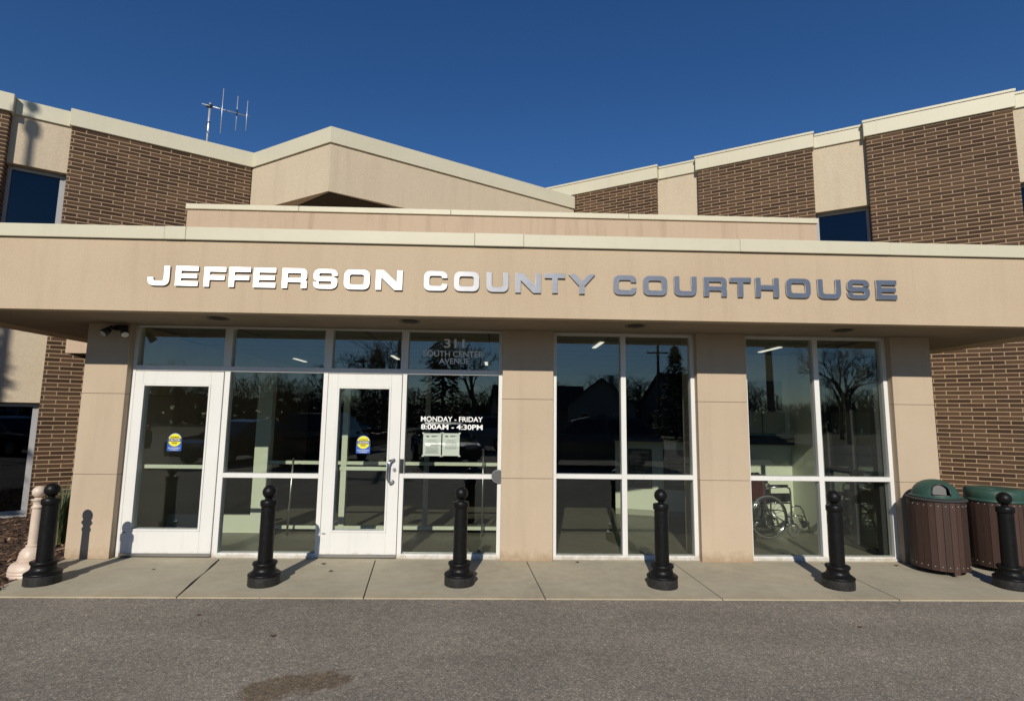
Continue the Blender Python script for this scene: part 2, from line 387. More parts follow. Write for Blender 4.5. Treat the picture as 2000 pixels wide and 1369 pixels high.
def text_fit(name, txt, x0, x1, z0, z1, y, material, parent, bold=0):
    """lettering in the plane y, facing -Y, capitals filling x0..x1, z0..z1"""
    me = text_mesh(txt, 1, bold)
    xs = [v.co.x for v in me.vertices]; zs = [v.co.z for v in me.vertices]
    sx = (x1-x0)/(max(xs)-min(xs)); sz = (z1-z0)/(max(zs)-min(zs))
    for v in me.vertices:
        v.co = Vector((x0+(v.co.x-min(xs))*sx, y+v.co.y, z0+(v.co.z-min(zs))*sz))
    me.materials.clear(); me.materials.append(material); me.name = name
    o = bpy.data.objects.new(name, me); C.objects.link(o)
    if parent is not None: o.parent = parent
    return o
# ------------------------------------------------------------------ setting: ground, road, pavement
MB().quad((-900, -900, -.06), (900, -900, -.06), (900, 900, -.06), (-900, 900, -.06)).build('ground', M_ground)['kind'] = 'structure'
b_ = MB(); b_.quad((-45, -34, -.012), (45, -34, -.012), (45, -1.27, -.012), (-45, -1.27, -.012))
road = tag(b_.build('parking_lot', M_asphalt), kind='structure')
JX = [(-3.83, -3.575), (-2.05, -1.882), (-.30, -.204), (1.41, 1.464), (3.19, 3.158), (5.0, 4.95), (6.8, 6.75)]
sw = MB()
left = [(-5.62, .3), (-5.395, -1.0), (-5.16, -1.29)]
def edge_x(j, y):
    xt, xb = JX[j]; return xt + (xb-xt)*(y+.05)/(-1.24)
g = .006
YK = -1.29
polys = []
polys.append([(-5.60, .3), (-5.545, -.04), (-5.395, -1.0), (-5.17, YK), (edge_x(0, YK)-g, YK), (edge_x(0, -.85)-g-.012, -.85), (edge_x(0, -.5)-g+.004, -.5), (edge_x(0, -.2)-g-.008, -.2), (edge_x(0, .3)-g, .3)])
for j in range(len(JX)-1):
    l = [(edge_x(j, .3)+g, .3), (edge_x(j, YK)+g, YK)]
    if j == 0: l = [(edge_x(0, .3)+g, .3), (edge_x(0, -.25)+g+.012, -.25), (edge_x(0, -.62)+g, -.62), (edge_x(0, -.9)+g+.008, -.9), (edge_x(0, YK)+g, YK)]
    polys.append(l + [(edge_x(j+1, YK)-g, YK), (edge_x(j+1, .3)-g, .3)])
sw.mi = 0
for p in polys: sw.prism(p, -.1, 0)
sw.mi = 1
sw.prism([(-5.38, .3), (-5.38, -1.0), (-5.15, -1.26), (6.7, -1.26), (6.7, .3)], -.11, -.012)
tag(sw.build('sidewalk', [M_conc, M_groove]), kind='structure')
# mulch bed to the left of the pavement
mb = MB(); mb.quad((-14, -1.29, -.02), (-5.17, -1.29, -.02), (-5.39, -1.0, -.02), (-5.6, .3, -.02)); mb.quad((-14, -1.29, -.02), (-5.6, .3, -.02), (-5.6, 5, .02), (-14, 5, .02))
tag(mb.build('planting_bed', M_soil), kind='structure')
mc = MB(); rr = random.Random(3)
for i in range(5200):
    x = rr.uniform(-9.2, -5.3); y = rr.uniform(-1.35, 2.6)
    lim = -5.39 - (y+1.0)*(.155) if y > -1.0 else -5.17 - (y+1.29)*.76
    if x > lim - .02 + rr.uniform(-.03, .05): continue
    L = rr.uniform(.015, .05); W = rr.uniform(.006, .016); a = rr.uniform(0, PI)
    d = Vector((math.cos(a), math.sin(a), rr.uniform(-.4, .5))).normalized()*L
    e = Vector((-math.sin(a), math.cos(a), rr.uniform(-.5, .5))).normalized()*W
    c = Vector((x, y, rr.uniform(-.012, .03)))
    mc.quad(c-d-e, c+d-e*.6, c+d+e, c-d+e*.7)
tag(mc.build('wood_mulch', M_chip), kind='stuff')

# ------------------------------------------------------------------ the courthouse
T = math.radians(30.75); OFFR, OFFL = 5.4, 6.2
NR = Vector((math.sin(T), math.cos(T), 0)); NL = Vector((-math.sin(T), math.cos(T), 0))
OR, OL = NR*OFFR, NL*OFFL
BLD = empty('courthouse', (0, 0, 0), label='brown brick and tan stucco courthouse with a flat canopy over its glass entrance', cat='building')
FRONT = lambda e: abs(e.verts[0].co.x-e.verts[1].co.x) < 1e-4 and abs(e.verts[0].co.y-e.verts[1].co.y) < 1e-4 and e.verts[0].co.y < .1

# --- wings: local x along the wall, local y into the building
def wing(o, rz, panels, top, right):
    for kind, s0, s1, zs in panels:
        if kind == 'brick':
            zb = 3.0 if right and s1 < 3 else -.3      # above the lobby the wall starts at its roof
            MB().box(s0, s1, 0, .5, zb, top-.30, .03, 3, FRONT).build('brick_wall', M_brick, BLD, o, rz)
            cp = MB().box(s0-.03, s1+.03, -.035, .56, top-.305, top, .006, 1)
            if right: cp.box(s0-.042, s1+.042, -.05, .58, top-.042, top+.004, .004, 1)
            cp.build('coping', M_coping, BLD, o, rz)
        else:
            cp = MB().box(s0+.032, s1-.032, .085, .56, top-.285, top-.012, .005, 1)
            if right: cp.box(s0+.044, s1-.044, .07, .58, top-.05, top-.006, .004, 1)
            cp.build('coping', M_coping, BLD, o, rz)
            for (z0, z1, what) in zs:
                if what == 'stucco':
                    MB().box(s0-.01, s1+.01, .12, .45, z0, z1, .006, 1).build('stucco_panel', M_stucco, BLD, o, rz)
                else:
                    wf = MB()
                    y0, y1 = .24, .32
                    wf.box(s0+.002, s0+.05, y0, y1, z0, z1); wf.box(s1-.05, s1-.002, y0, y1, z0, z1)
                    wf.box(s0+.05, s1-.05, y0, y1, z0, z0+.05); wf.box(s0+.05, s1-.05, y0, y1, z1-.05, z1-.001)
                    wf.box(s0+.002, s1-.002, .10, .239, z0-.04, z0-.002)
                    if right is False: wf.box(s1-.11, s1-.052, y0+.01, y1-.01, z0+.05, z1-.05)
                    wf = wf.build('window', M_grey, BLD, o, rz)
                    MB().box(s0+.051, s1-.051, .275, .283, z0+.051, z1-.051).build('pane', M_glass_up, wf)
                    rm = MB()
                    rm.box(s0-.6, s1+.6, 2.4, 2.45, z0-.6, z1+.5)
                    rm.box(s0-.65, s0-.6, .5, 2.4, z0-.6, z1+.5); rm.box(s1+.6, s1+.65, .5, 2.4, z0-.6, z1+.5)
                    rm.box(s0-.6, s1+.6, .5, 2.4, z0-.65, z0-.6); rm.box(s0-.6, s1+.6, .5, 2.4, z1+.5, z1+.55)
                    rm.build('room', M_dark, BLD, o, rz)
ZR, ZL = 7.17, 6.82
wing(OR, -T, [
    ('brick', -6.0, -.041, None),
    ('stucco', -.041, .82, [(3.0, ZR-.28, 'stucco')]),
    ('brick', .82, 2.945, None),
    ('stucco', 2.945, 3.806, [(5.607, ZR-.28, 'stucco'), (3.75, 5.606, 'window'), (-.3, 3.70, 'stucco')]),
    ('brick', 3.806, 5.868, None),
    ('stucco', 5.868, 6.73, [(5.607, ZR-.28, 'stucco'), (3.75, 5.606, 'window'), (1.80, 3.70, 'stucco'), (.05, 1.79, 'window'), (-.3, 0, 'stucco')]),
    ('brick', 6.73, 8.79, None)], ZR, True)
wing(OL, T, [
    ('brick', -5.665, -2.845, None),
    ('stucco', -6.449, -5.665, [(5.70, ZL-.28, 'stucco'), (3.75, 5.69, 'window'), (1.79, 3.70, 'stucco'), (.03, 1.78, 'window'), (-.3, -.02, 'stucco')]),
    ('brick', -9.3, -6.449, None),
    ('stucco', -10.1, -9.3, [(-.3, ZL-.28, 'stucco')])], ZL, False)
MB().box(-2.845, 2, .1, .5, 3.0, ZL-.02).build('brick_wall', M_brick, BLD, OL, T)

# --- corner block that overhangs where the wings meet
V_, K_, E_ = Vector((-5.601, 3.882)), Vector((-3.735, 2.772)), Vector((1.06, 5.624))
back = Vector((-2.2, 8.5))
def off_poly(d):
    eA = (K_-V_).normalized(); eB = (E_-K_).normalized()
    nA = Vector((eA.y, -eA.x)); nB = Vector((eB.y, -eB.x))
    k = K_ + (nA+nB)*(d/(1+nA.dot(nB)))
    return [tuple(V_ + nA*d - eA*.02), tuple(k), tuple(E_ + nB*d + eB*.0), tuple(back)]
cb = MB().prism(off_poly(0), 5.61, 6.52).build('corner_block', M_stucco, BLD)
MB().prism(off_poly(.035), 6.515, 6.81).build('coping', M_coping, cb)
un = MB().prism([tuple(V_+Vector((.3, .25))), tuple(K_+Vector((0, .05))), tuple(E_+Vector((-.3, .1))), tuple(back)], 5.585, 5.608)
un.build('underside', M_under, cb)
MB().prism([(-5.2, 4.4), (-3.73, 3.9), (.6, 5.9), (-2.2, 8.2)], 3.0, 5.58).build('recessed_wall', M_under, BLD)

# --- low upper tier over the lobby
Yb = 2.2
tr = MB().prism([(-5.83, Yb), (4.715, Yb), (4.715, 3.44), (1.2, 5.5), (-5.83, 3.7)], 3.3, 4.995).build('upper_tier', M_tier, BLD)
cpt = MB()
for x0, x1 in ((-5.85, -4.01), (-4.005, -1.5), (-1.495, 1.49), (1.495, 4.735)):
    cpt.box(x0, x1, Yb-.03, Yb+.25, 4.995, 5.085, .005, 1)
cpt.box(4.50, 4.735, Yb+.252, 3.4, 4.995, 5.085, .005, 1)
cpt.build('coping', M_coping, tr)

# --- canopy
CX0, CX1, CY = -7.05, 6.05, -.856
ZS, ZC = 2.72, 3.485
cn = MB()
cn.prism([(CX0, CY), (CX1, CY), (CX1, 2.55), (4.8, 3.3), (4.8, 7.1), (-5.65, 7.1), (-5.65, 3.65), (CX0, 2.85)], 2.78, ZC)
cn.mi = 0
cn.box(CX0, CX1, CY, CY+.12, ZS, 2.78)
cn.box(CX0, CX0+.36, CY+.122, 2.8, ZS, 2.779)
cn.box(CX1-.36, CX1, CY+.122, 2.5, ZS, 2.779)
can = cn.build('canopy', M_fascia, BLD)
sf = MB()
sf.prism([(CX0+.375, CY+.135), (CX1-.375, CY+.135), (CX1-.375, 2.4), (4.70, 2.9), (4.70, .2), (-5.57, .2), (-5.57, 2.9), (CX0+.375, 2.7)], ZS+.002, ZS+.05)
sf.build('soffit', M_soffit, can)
MB().box(CX0+.01, CX1-.01, CY+.01, 2.5, 2.772, 2.777).build('shadow_joint', M_groove, can)
cp = MB(); xs = [CX0-.025, -5.3, -4.42, -4.2, -1.7, -.55, 1.3, 1.95, 2.75, 2.86, 4.6, CX1+.025]
xs = [CX0-.025, -4.24, -4.02, -.95, -.42, 1.95, 3.62, CX1+.025]
for i, (x0, x1) in enumerate(zip(xs, xs[1:])):
    dz = (.0, .004, .001, .003, -.001, .003, .0)[i]
    cp.box(x0+.0005, x1-.0005, CY-.03-(.003 if i % 2 else 0), CY+.3, ZC+.006, 3.632+dz, .006, 2)
cp.box(CX0-.025, CX0+.28, CY+.302, 2.6, ZC+.006, 3.632, .006, 1); cp.box(CX1-.28, CX1+.025, CY+.302, 2.4, ZC+.006, 3.632, .006, 1)
cp.build('coping', M_coping, can)
MB().box(CX0+.01, CX1-.01, CY+.012, CY+.2, ZC+.0005, ZC+.0055).build('shadow_joint', M_groove, can)
for x, y in ((-3.82, -.47), (-1.675, -.50), (.89, -.47), (3.34, -.42)):
    d = MB().lathe([(.118, -.004), (.118, .002), (.095, .003), (.085, .03)], 32, (0, 0, 0)).build('ceiling_light', M_groove, can, (x, y, ZS))
    MB().lathe([(0, .001), (.094, .001)], 24).build('opening', M_groove, d)
# small stucco beam between lobby and left wing
MB().prism([(-7.86, 2.56), (-5.56, 2.56), (-5.56, 3.3), (-7.0, 3.0)], 2.62, 2.9).build('stucco_beam', M_tier, BLD)

# --- pillars
PX = [(-5.58, -5.08), (-.616, 0), (1.764, 2.376), (4.203, 4.707)]
for i, (x0, x1) in enumerate(PX):
    pm = MB(); D = .55 if i in (1, 2) else 1.0
    z = [0, .945, 1.88, ZS+.001]
    for z0, z1 in zip(z, z[1:]):
        pm.box(x0, x1, 0, D, z0+(.0025 if z0 else 0), z1-(.0025 if z1 < 2.7 else 0), .003, 1)
    pm.mi = 1; pm.box(x0+.006, x1-.006, .006, D-.006, .01, ZS-.01)
    pm.build('pillar', [M_precast, M_mortarjoint], BLD)
# lobby side walls
MB().box(-5.58, -5.3, 1.002, 7.0, 0, ZS).build('lobby_wall', M_precast, BLD)
MB().box(4.45, 4.707, 1.002, 7.0, 0, ZS).build('lobby_wall', M_precast, BLD)

# --- storefront glazing
FY0, FY1 = .09, .19
def frame_bars(mbx, bars):
    for x0, x1, z0, z1 in bars: mbx.box(x0, x1, FY0, FY1, z0, z1, .003, 1)
def pane(par, x0, x1, z0, z1, name='pane'):
    return MB().box(x0+.001, x1-.001, .136, .144, z0+.001, z1-.001).build(name, M_glass, par)
ZH0, ZH1 = 2.166, 2.232
f = MB()
frame_bars(f, [(-5.08, -5.035, 0, ZS), (-.662, -.616, 0, ZS),
    (-3.975, -3.91, 0, ZH0), (-2.79, -2.735, 0, ZH0), (-1.832, -1.78, 0, ZH0),
    (-5.035, -.662, ZH0+.0005, ZH1-.0005),
    (-5.035, -.662, 2.70, ZS), (-4.006, -3.913, ZH1, 2.70), (-2.795, -2.701, ZH1, 2.70), (-1.861, -1.776, ZH1, 2.70),
    (-3.91, -2.79, 0, .055), (-1.78, -.662, 0, .055),
    (-3.91, -2.79, .912, .966), (-1.78, -.662, .925, .978)])
f.box(-3.91, -2.79, FY0-.02, FY0-.001, .002, .03, .002, 1); f.box(-1.78, -.662, FY0-.02, FY0-.001, .002, .03, .002, 1)
b1 = f.build('storefront', M_white, BLD)
for x0, x1, z0, z1 in ((-5.035, -4.006, ZH1, 2.70), (-3.913, -2.795, ZH1, 2.70), (-2.701, -1.861, ZH1, 2.70), (-1.776, -.662, ZH1, 2.70),
                       (-3.91, -2.79, .966, ZH0), (-3.91, -2.79, .055, .912), (-1.78, -.662, .978, ZH0), (-1.78, -.662, .055, .925)):
    pane(b1, x0, x1, z0, z1)
def bay(x0, xm0, xm1, x1):
    f = MB()
    frame_bars(f, [(x0, x0+.05, 0, ZS), (x1-.05, x1, 0, ZS), (xm0, xm1, .05, 2.685), (x0+.05, x1-.05, 0, .05), (x0+.05, x1-.05, 2.685, ZS),
                   (x0+.05, xm0, .938, .993), (xm1, x1-.05, .938, .993)])
    f.box(x0, x1, FY0-.02, FY0-.001, .002, .03, .002, 1)
    o = f.build('storefront', M_white, BLD)
    for a, b in ((x0+.05, xm0), (xm1, x1-.05)):
        pane(o, a, b, .05, .938); pane(o, a, b, .993, 2.685)
    return o
b2 = bay(0, .845, .908, 1.764); b3 = bay(2.376, 3.272, 3.335, 4.203)
# sill strip
MB().box(-5.08, 4.203, .05, .26, -.02, .0015).build('threshold', M_conc, BLD)

def door(x0, x1, gx0, gx1, with_handle):
    d = MB(); y0, y1 = .08, .17
    z0, z1, g0, g1 = .012, ZH0-.006, .298, 2.005
    d.box(x0, gx0-.0, y0, y1, z0, z1, .004, 1); d.box(gx1, x1, y0, y1, z0, z1, .004, 1)
    d.box(gx0, gx1, y0, y1, g1, z1, .004, 1); d.box(gx0, gx1, y0, y1, z0, g0, .004, 1)
    # glazing beads
    for a in ((gx0, gx0+.022, g0, g1), (gx1-.022, gx1, g0, g1)): d.box(a[0], a[1], y0-.006, y1+.006, a[2], a[3], .002, 1)
    for a in ((gx0+.022, gx1-.022, g0, g0+.022), (gx0+.022, gx1-.022, g1-.022, g1)): d.box(a[0], a[1], y0-.006, y1+.006, a[2], a[3], .002, 1)
    o = d.build('door', M_white, BLD)
    MB().box(gx0+.023, gx1-.023, .122, .130, g0+.023, g1-.023).build('pane', M_glass, o)
    MB().box(gx0+.023, gx1-.023, .19, .225, 1.0, 1.045, .004, 1).build('push_bar', M_palewall, o)
    MB().box(x0+.004, x1-.004, .072, .0795, .016, .05, .002, 1).build('sweep', M_steel, o)
    MB().box(x0+.02, x0+.06, .0735, .0795, .278, .286).build('badge', M_groove, o)
    if with_handle:
        h = MB(); hx = -1.905
        h.path([(hx+.0, .078, 1.135), (hx-.005, .05, 1.14), (hx-.03, .022, 1.135), (hx-.05, .012, 1.10), (hx-.053, .012, 1.01), (hx-.053, .012, .925), (hx-.032, .022, .885), (hx-.007, .05, .878), (hx-.002, .078, .882)], .014, 10)
        h.tube((hx, .0785, 1.135), (hx, .068, 1.135), .024, .022, 14); h.tube((hx-.002, .0785, .882), (hx-.002, .068, .882), .024, .022, 14)
        h.build('handle', M_chrome, o)
        MB().tube((hx+.015, .0785, 1.025), (hx+.015, .062, 1.025), .022, .019, 18).build('lock', M_steel, o)
    return o
door(-5.028, -3.982, -4.93, -4.125, False)['label'] = 'wide white glazed door without a handle, left of the entrance'
door(-2.728, -1.838, -2.61, -1.965, True)['label'] = 'white glazed door with the curved metal handle'
# dark strike plate on the mullion beside the door
MB().box(-1.829, -1.785, .080, .0895, .985, 1.15, .002, 1).build('strike_plate', M_blackplastic, b1)

# vinyl lettering on the panes
text_fit('lettering', '311', -1.347, -1.095, 2.505, 2.618, .132, M_vinyl, b1, .02)
text_fit('lettering', 'SOUTH CENTER', -1.60, -.858, 2.395, 2.468, .132, M_vinyl, b1, .012)
text_fit('lettering', 'AVENUE', -1.403, -1.026, 2.307, 2.378, .132, M_vinyl, b1, .012)
text_fit('lettering', 'MONDAY - FRIDAY', -1.602, -.85, 1.600, 1.662, .132, M_vinyl, b1, .014)
text_fit('lettering', '8:00AM - 4:30PM', -1.598, -.85, 1.505, 1.568, .132, M_vinyl, b1, .02)

# --- lobby interior
MB().box(-5.3, 4.45, .2, 7, -.05, -.001).build('lobby_floor', M_lobbyfloor, BLD)
lc = MB().box(-5.3, 4.7, .26, 9, 2.74, 2.779)
lc.mi = 1
for x in (-4.0, -2.4, -.8, .8, 2.4, 4.0): lc.box(x-.01, x+.01, .26, 9, 2.735, 2.7395)
for y in (.9, 1.5, 2.1, 2.7, 3.3, 4.5): lc.box(-5.3, 5.2, y-.01, y+.01, 2.7345, 2.7349)
lc = lc.build('lobby_ceiling', [M_ceil, M_dark], BLD)
for x, y in ((.79, 1.3), (-4.6, 4.3), (-2.57, 3.5), (3.45, 1.5), (-.9, 4.4)):
    MB().box(x-.03, x+.03, y-.32, y+.32, 2.722, 2.733, .003, 1).build('ceiling_lamp', M_lamp, lc)
MB().box(-5.58, 4.707, 7.0, 7.1, 0, 2.74).build('lobby_wall', M_dark, BLD)
MB().prism([(1.45, 3.22), (2.80, 2.76), (2.84, 2.86), (1.49, 3.32)], 0, 1.28).build('lobby_wall', M_palewall, BLD)
MB().prism([(1.449, 3.217), (2.80, 2.757), (2.803, 2.762), (1.452, 3.222)], 0, .1).build('skirting', M_dado, BLD)
MB().box(1.42, 2.9, 2.7, 3.4, 1.281, 1.33, .006, 1).build('counter', M_dark, BLD)
MB().box(2.72, 4.12, 2.22, 2.32, 0, 2.74).build('lobby_wall', M_palewall, BLD)
MB().box(2.76, 4.10, 2.10, 2.219, 1.28, 1.42, .004, 1).build('counter', M_dark, BLD)
MB().box(3.25, 3.60, 2.14, 2.218, 1.46, 1.80).build('cabinet', M_dado, BLD)
MB().box(3.62, 3.98, 2.14, 2.218, 1.46, 1.80).build('cabinet', M_dado, BLD)
MB().box(2.85, 3.95, 2.14, 2.218, 1.82, 2.3).build('cabinet', M_dark, BLD)
MB().box(4.10, 4.2, 1.35, 2.4, 0, 2.74).build('lobby_wall', M_palewall, BLD)
sg = MB()
for y in (1.28, .74, .26): sg.box(4.10, 4.17, y-.045, y+.045, 0, 2.5)
for z in (.0, .96, 2.43): sg.box(4.105, 4.165, .305, .695, z, z+.07); sg.box(4.105, 4.165, .785, 1.235, z, z+.07)
sg = sg.build('inner_screen', M_dark, BLD)
MB().box(4.13, 4.138, .306, .694, .071, 2.429).build('pane', M_glass, sg); MB().box(4.13, 4.138, .786, 1.234, .071, 2.429).build('pane', M_glass, sg)
MB().box(4.101, 4.106, 1.66, 1.72, .36, .5, .003, 1).build('outlet', M_vinyl, BLD)
# second row of inner doors
inn = MB(); Yi = 1.5
inn.box(-4.14, -3.93, Yi-.06, Yi+.06, 0, 2.3); inn.box(-2.91, -2.83, Yi-.04, Yi+.04, 0, 2.3)
inn.box(-5.3, -4.14, Yi-.05, Yi+.05, .0, .24)
for z0, z1 in ((.955, 1.0), (.055, .10)):
    inn.box(-3.93, -2.91, Yi-.035, Yi+.035, z0, z1); inn.box(-2.83, -.62, Yi-.035, Yi+.035, z0, z1)
inn = inn.build('inner_doorway', M_palewall, BLD)
MB().box(-1.73, -1.66, Yi+.0355, Yi+.10, 0, 2.3).build('post', M_dado, inn)
MB().tube((-3.56, 1.3, 0), (-3.53, 1.3, 1.05), .015).build('post', M_steel, inn); MB().tube((-.86, 1.3, 0), (-.86, 1.3, 1.2), .012).build('post', M_steel, inn)

# ------------------------------------------------------------------ building sign: separate metal letters
def rounded(pts):
    """pts: (x, y[, r]); corners with r are rounded"""
    out = []; n = len(pts)
    for i, p in enumerate(pts):
        P = Vector(p[:2]); r = p[2] if len(p) > 2 else 0
        if not r: out.append(P); continue
        A = Vector(pts[i-1][:2]); B = Vector(pts[(i+1) % n][:2])
        a = (A-P); b = (B-P); r = min(r, a.length*.98, b.length*.98)
        pa = P + a.normalized()*r; pb = P + b.normalized()*r
        for k in range(9):
            t = k/8; # superelliptic corner
            q = pa*(1-t)**2 + P*2*t*(1-t) + pb*t*t
            out.append(q)
    return out
v, h = .27, .235
GW = 1.12
def glyph(ch, W):
    R, r = .34, .14; M = .39
    if ch == 'E': return [[(0, 0), (W, 0), (W, h), (v, h), (v, M), (W-.05, M), (W-.05, M+.22), (v, M+.22), (v, 1-h), (W, 1-h), (W, 1), (0, 1)]]
    if ch == 'F': return [[(0, 0), (v, 0), (v, M-.04), (W-.06, M-.04), (W-.06, M+.19), (v, M+.19), (v, 1-h), (W, 1-h), (W, 1), (0, 1)]]
    if ch == 'O': return [[(0, 0, R), (W, 0, R), (W, 1, R), (0, 1, R)], [(v, h, r), (v, 1-h, r), (W-v, 1-h, r), (W-v, h, r)]]
    if ch == 'C': return [[(W, .65), (W, 1, R), (0, 1, R), (0, 0, R), (W, 0, R), (W, .35), (W-v, .35), (W-v, h, r), (v, h, r), (v, 1-h, r), (W-v, 1-h, r), (W-v, .65)]]
    if ch == 'S': return [[(W, .67), (W, 1, R), (0, 1, R), (0, .385, .26), (W-v, .385, .1), (W-v, h-.03, .1), (v, h-.03, .08), (v, .34), (0, .34), (0, 0, R), (W, 0, R), (W, .615, .26), (v, .615, .1), (v, 1-h+.03, .1), (W-v, 1-h+.03, .08), (W-v, .67)]]
    if ch == 'R': return [[(0, 0), (v, 0), (v, .30), (W-v, .30, .07), (W-v, 0), (W, 0), (W, .38, .14), (W-.09, .42), (W, .46, .14), (W, 1, .28), (0, 1)],
                          [(v, .51), (v, 1-h), (W-v, 1-h, .1), (W-v, .51, .1)]]
    if ch == 'U': return [[(0, 1), (0, 0, R), (W, 0, R), (W, 1), (W-v, 1), (W-v, h, r), (v, h, r), (v, 1)]]
    if ch == 'J': return [[(W, 1), (W, 0, R), (0, 0, R), (0, .42), (v, .42), (v, h, r), (W-v, h, r), (W-v, 1)]]
    if ch == 'N': return [[(0, 0), (v, 0), (v, .64), (W-v-.12, 0), (W, 0), (W, 1), (W-v, 1), (W-v, .36), (v+.12, 1), (0, 1)]]
    if ch == 'T': return [[(W/2-v/2, 0), (W/2+v/2, 0), (W/2+v/2, 1-h), (W, 1-h), (W, 1), (0, 1), (0, 1-h), (W/2-v/2, 1-h)]]
    if ch == 'H': return [[(0, 0), (v, 0), (v, M), (W-v, M), (W-v, 0), (W, 0), (W, 1), (W-v, 1), (W-v, M+h), (v, M+h), (v, 1), (0, 1)]]
    if ch == 'Y': return [[(W/2-v/2, 0), (W/2+v/2, 0), (W/2+v/2, .40), (W, 1), (W-.34, 1), (W/2, .62), (.34, 1), (0, 1), (W/2-v/2, .40)]]
LETTERS = list(zip('JEFFERSONCOU', [(-4.375, -4.153), (-4.089, -3.856), (-3.793, -3.569), (-3.533, -3.309), (-3.277, -3.046), (-2.978, -2.718), (-2.65, -2.398), (-2.327, -2.057), (-1.992, -1.71), (-1.482, -1.232), (-1.162, -.893), (-.816, -.579)])) + \
    list(zip('NTYCOURTHOUSE', [(-.505, -.23), (-.189, .031), (.07, .354), (.554, .803), (.876, 1.137), (1.213, 1.459), (1.537, 1.789), (1.823, 2.056), (2.104, 2.361), (2.44, 2.712), (2.791, 3.047), (3.118, 3.368), (3.44, 3.668)]))
SIGN = empty('building_sign', (-.35, CY, 2.99), label='large brushed metal letters JEFFERSON COUNTY COURTHOUSE along the front of the canopy', cat='sign')
LH = .212
rl = random.Random(5)
for ch, (x0, x1) in LETTERS:
    cu = bpy.data.curves.new('letter', 'CURVE'); cu.dimensions = '2D'; cu.fill_mode = 'BOTH'; cu.extrude = .006; cu.bevel_depth = .0012; cu.bevel_resolution = 1
    for cont in glyph(ch, (x1-x0)/LH):
        pts = rounded(cont); sp_l = cu.splines.new('POLY'); sp_l.points.add(len(pts)-1); sp_l.use_cyclic_u = True
        for p_, q_ in zip(sp_l.points, pts): p_.co = (q_.x*LH, q_.y*LH, 0, 1)
    o = bpy.data.objects.new('t', cu); C.objects.link(o); bpy.context.view_layer.update()
    me = bpy.data.meshes.new_from_object(o.evaluated_get(bpy.context.evaluated_depsgraph_get()))
    bpy.data.objects.remove(o); bpy.data.curves.remove(cu)
    me.transform(Matrix.Rotation(PI/2, 4, 'X')); me.materials.clear(); me.materials.append(M_letter); me.name = 'letter'
    o = bpy.data.objects.new('letter', me); C.objects.link(o); o.parent = SIGN
    o.location = (x0+.35, -.0165, rl.uniform(-.002, .002)); o.rotation_euler = (rl.uniform(-.008, .008), 0, rl.uniform(-.012, .012))
# mounting studs, one small mesh behind each pair of letters is hidden; letters stand 12 mm off the wall

# ------------------------------------------------------------------ bollards
def arc(cx, cz, r, a0, a1, n=8): return [(cx+r*math.cos(math.radians(a0+(a1-a0)*i/n)), cz+r*math.sin(math.radians(a0+(a1-a0)*i/n))) for i in range(n+1)]
def ball(cz, r, n=18, a0=-68): return [(max(0, r*math.cos(math.radians(a0+(90-a0)*i/n))), cz+r*math.sin(math.radians(a0+(90-a0)*i/n))) for i in range(n+1)]
def make_bollard():
    t = empty('bollard')
    MB().lathe([(0, 0), (.149, 0), (.150, .002), (.150, .084), (.146, .088)], 48).build('base', M_black_rough, t, smooth_angle=.6)
    MB().lathe([(.146, .0885), (.152, .091), (.155, .099), (.152, .107), (.143, .112)] + arc(.150, .165, .048, 250, 150, 8) + [(.108, .188), (.115, .192), (.116, .209), (.112, .214), (.071, .215)], 48).build('collar', M_black, t, smooth_angle=.9)
    MB().lathe([(.0712, .2145), (.0685, .70), (.068, .748), (.076, .750), (.0795, .756), (.0795, .800), (.076, .806), (.046, .808), (.038, .812), (.031, .822), (.026, .827)], 40).build('post', M_black, t, smooth_angle=.6)
    MB().lathe(ball(.889, .067), 36).build('ball_finial', M_black, t)
    return t
boll = make_bollard()
BL = [(-5.098, -.889, 'black ball-topped bollard right beside the pale beige bollard'),
      (-2.957, -.891, 'black ball-topped bollard in front of the pane between the two white doors'),
      (-1.03, -.862, 'black ball-topped bollard in front of the pane lettered with opening hours'),
      (1.015, -.90, 'black ball-topped bollard in front of the warning signs behind glass'),
      (2.815, -.908, 'black ball-topped bollard in front of the window with the wheelchair'),
      (4.632, -.90, 'black ball-topped bollard in front of the flat-lidded bin')]
for i, (x, y, lab) in enumerate(BL):
    o = boll if i == 0 else copy_tree(boll)
    o.location = (x, y, 0); o.rotation_euler.z = i*.7
    tag(o, lab, 'bollard', 'black bollards along the pavement')
bb = empty('beige_bollard', (-5.455, -.60, -.005), label='pale beige ornamental bollard with stepped bell base in the mulch', cat='bollard')
MB().lathe([(0, 0), (.178, 0), (.183, .006), (.183, .022), (.178, .027), (.178, .030), (.182, .034), (.182, .050), (.177, .055), (.177, .058), (.181, .063)] + [(.180, .075), (.174, .10), (.158, .126), (.130, .142), (.113, .147)], 48).build('base', M_beige, bb, smooth_angle=.8)
MB().lathe([(.113, .1472), (.116, .152), (.116, .164), (.111, .168), (.113, .173)] + [(.110, .195), (.100, .232), (.082, .262), (.064, .277), (.058, .281), (.060, .285), (.060, .297), (.052, .303), (.048, .307)], 44).build('bell', M_beige, bb, smooth_angle=.8)
MB().lathe([(.0480, .3072), (.0455, .45), (.043, .662), (.049, .666), (.053, .674), (.053, .684), (.046, .690), (.040, .697), (.041, .715), (.046, .735), (.056, .748), (.063, .754), (.060, .760), (.036, .764), (.028, .775)], 36).build('post', M_beige, bb, smooth_angle=.8)
MB().lathe(ball(.833, .060), 32).build('ball_finial', M_beige, bb)

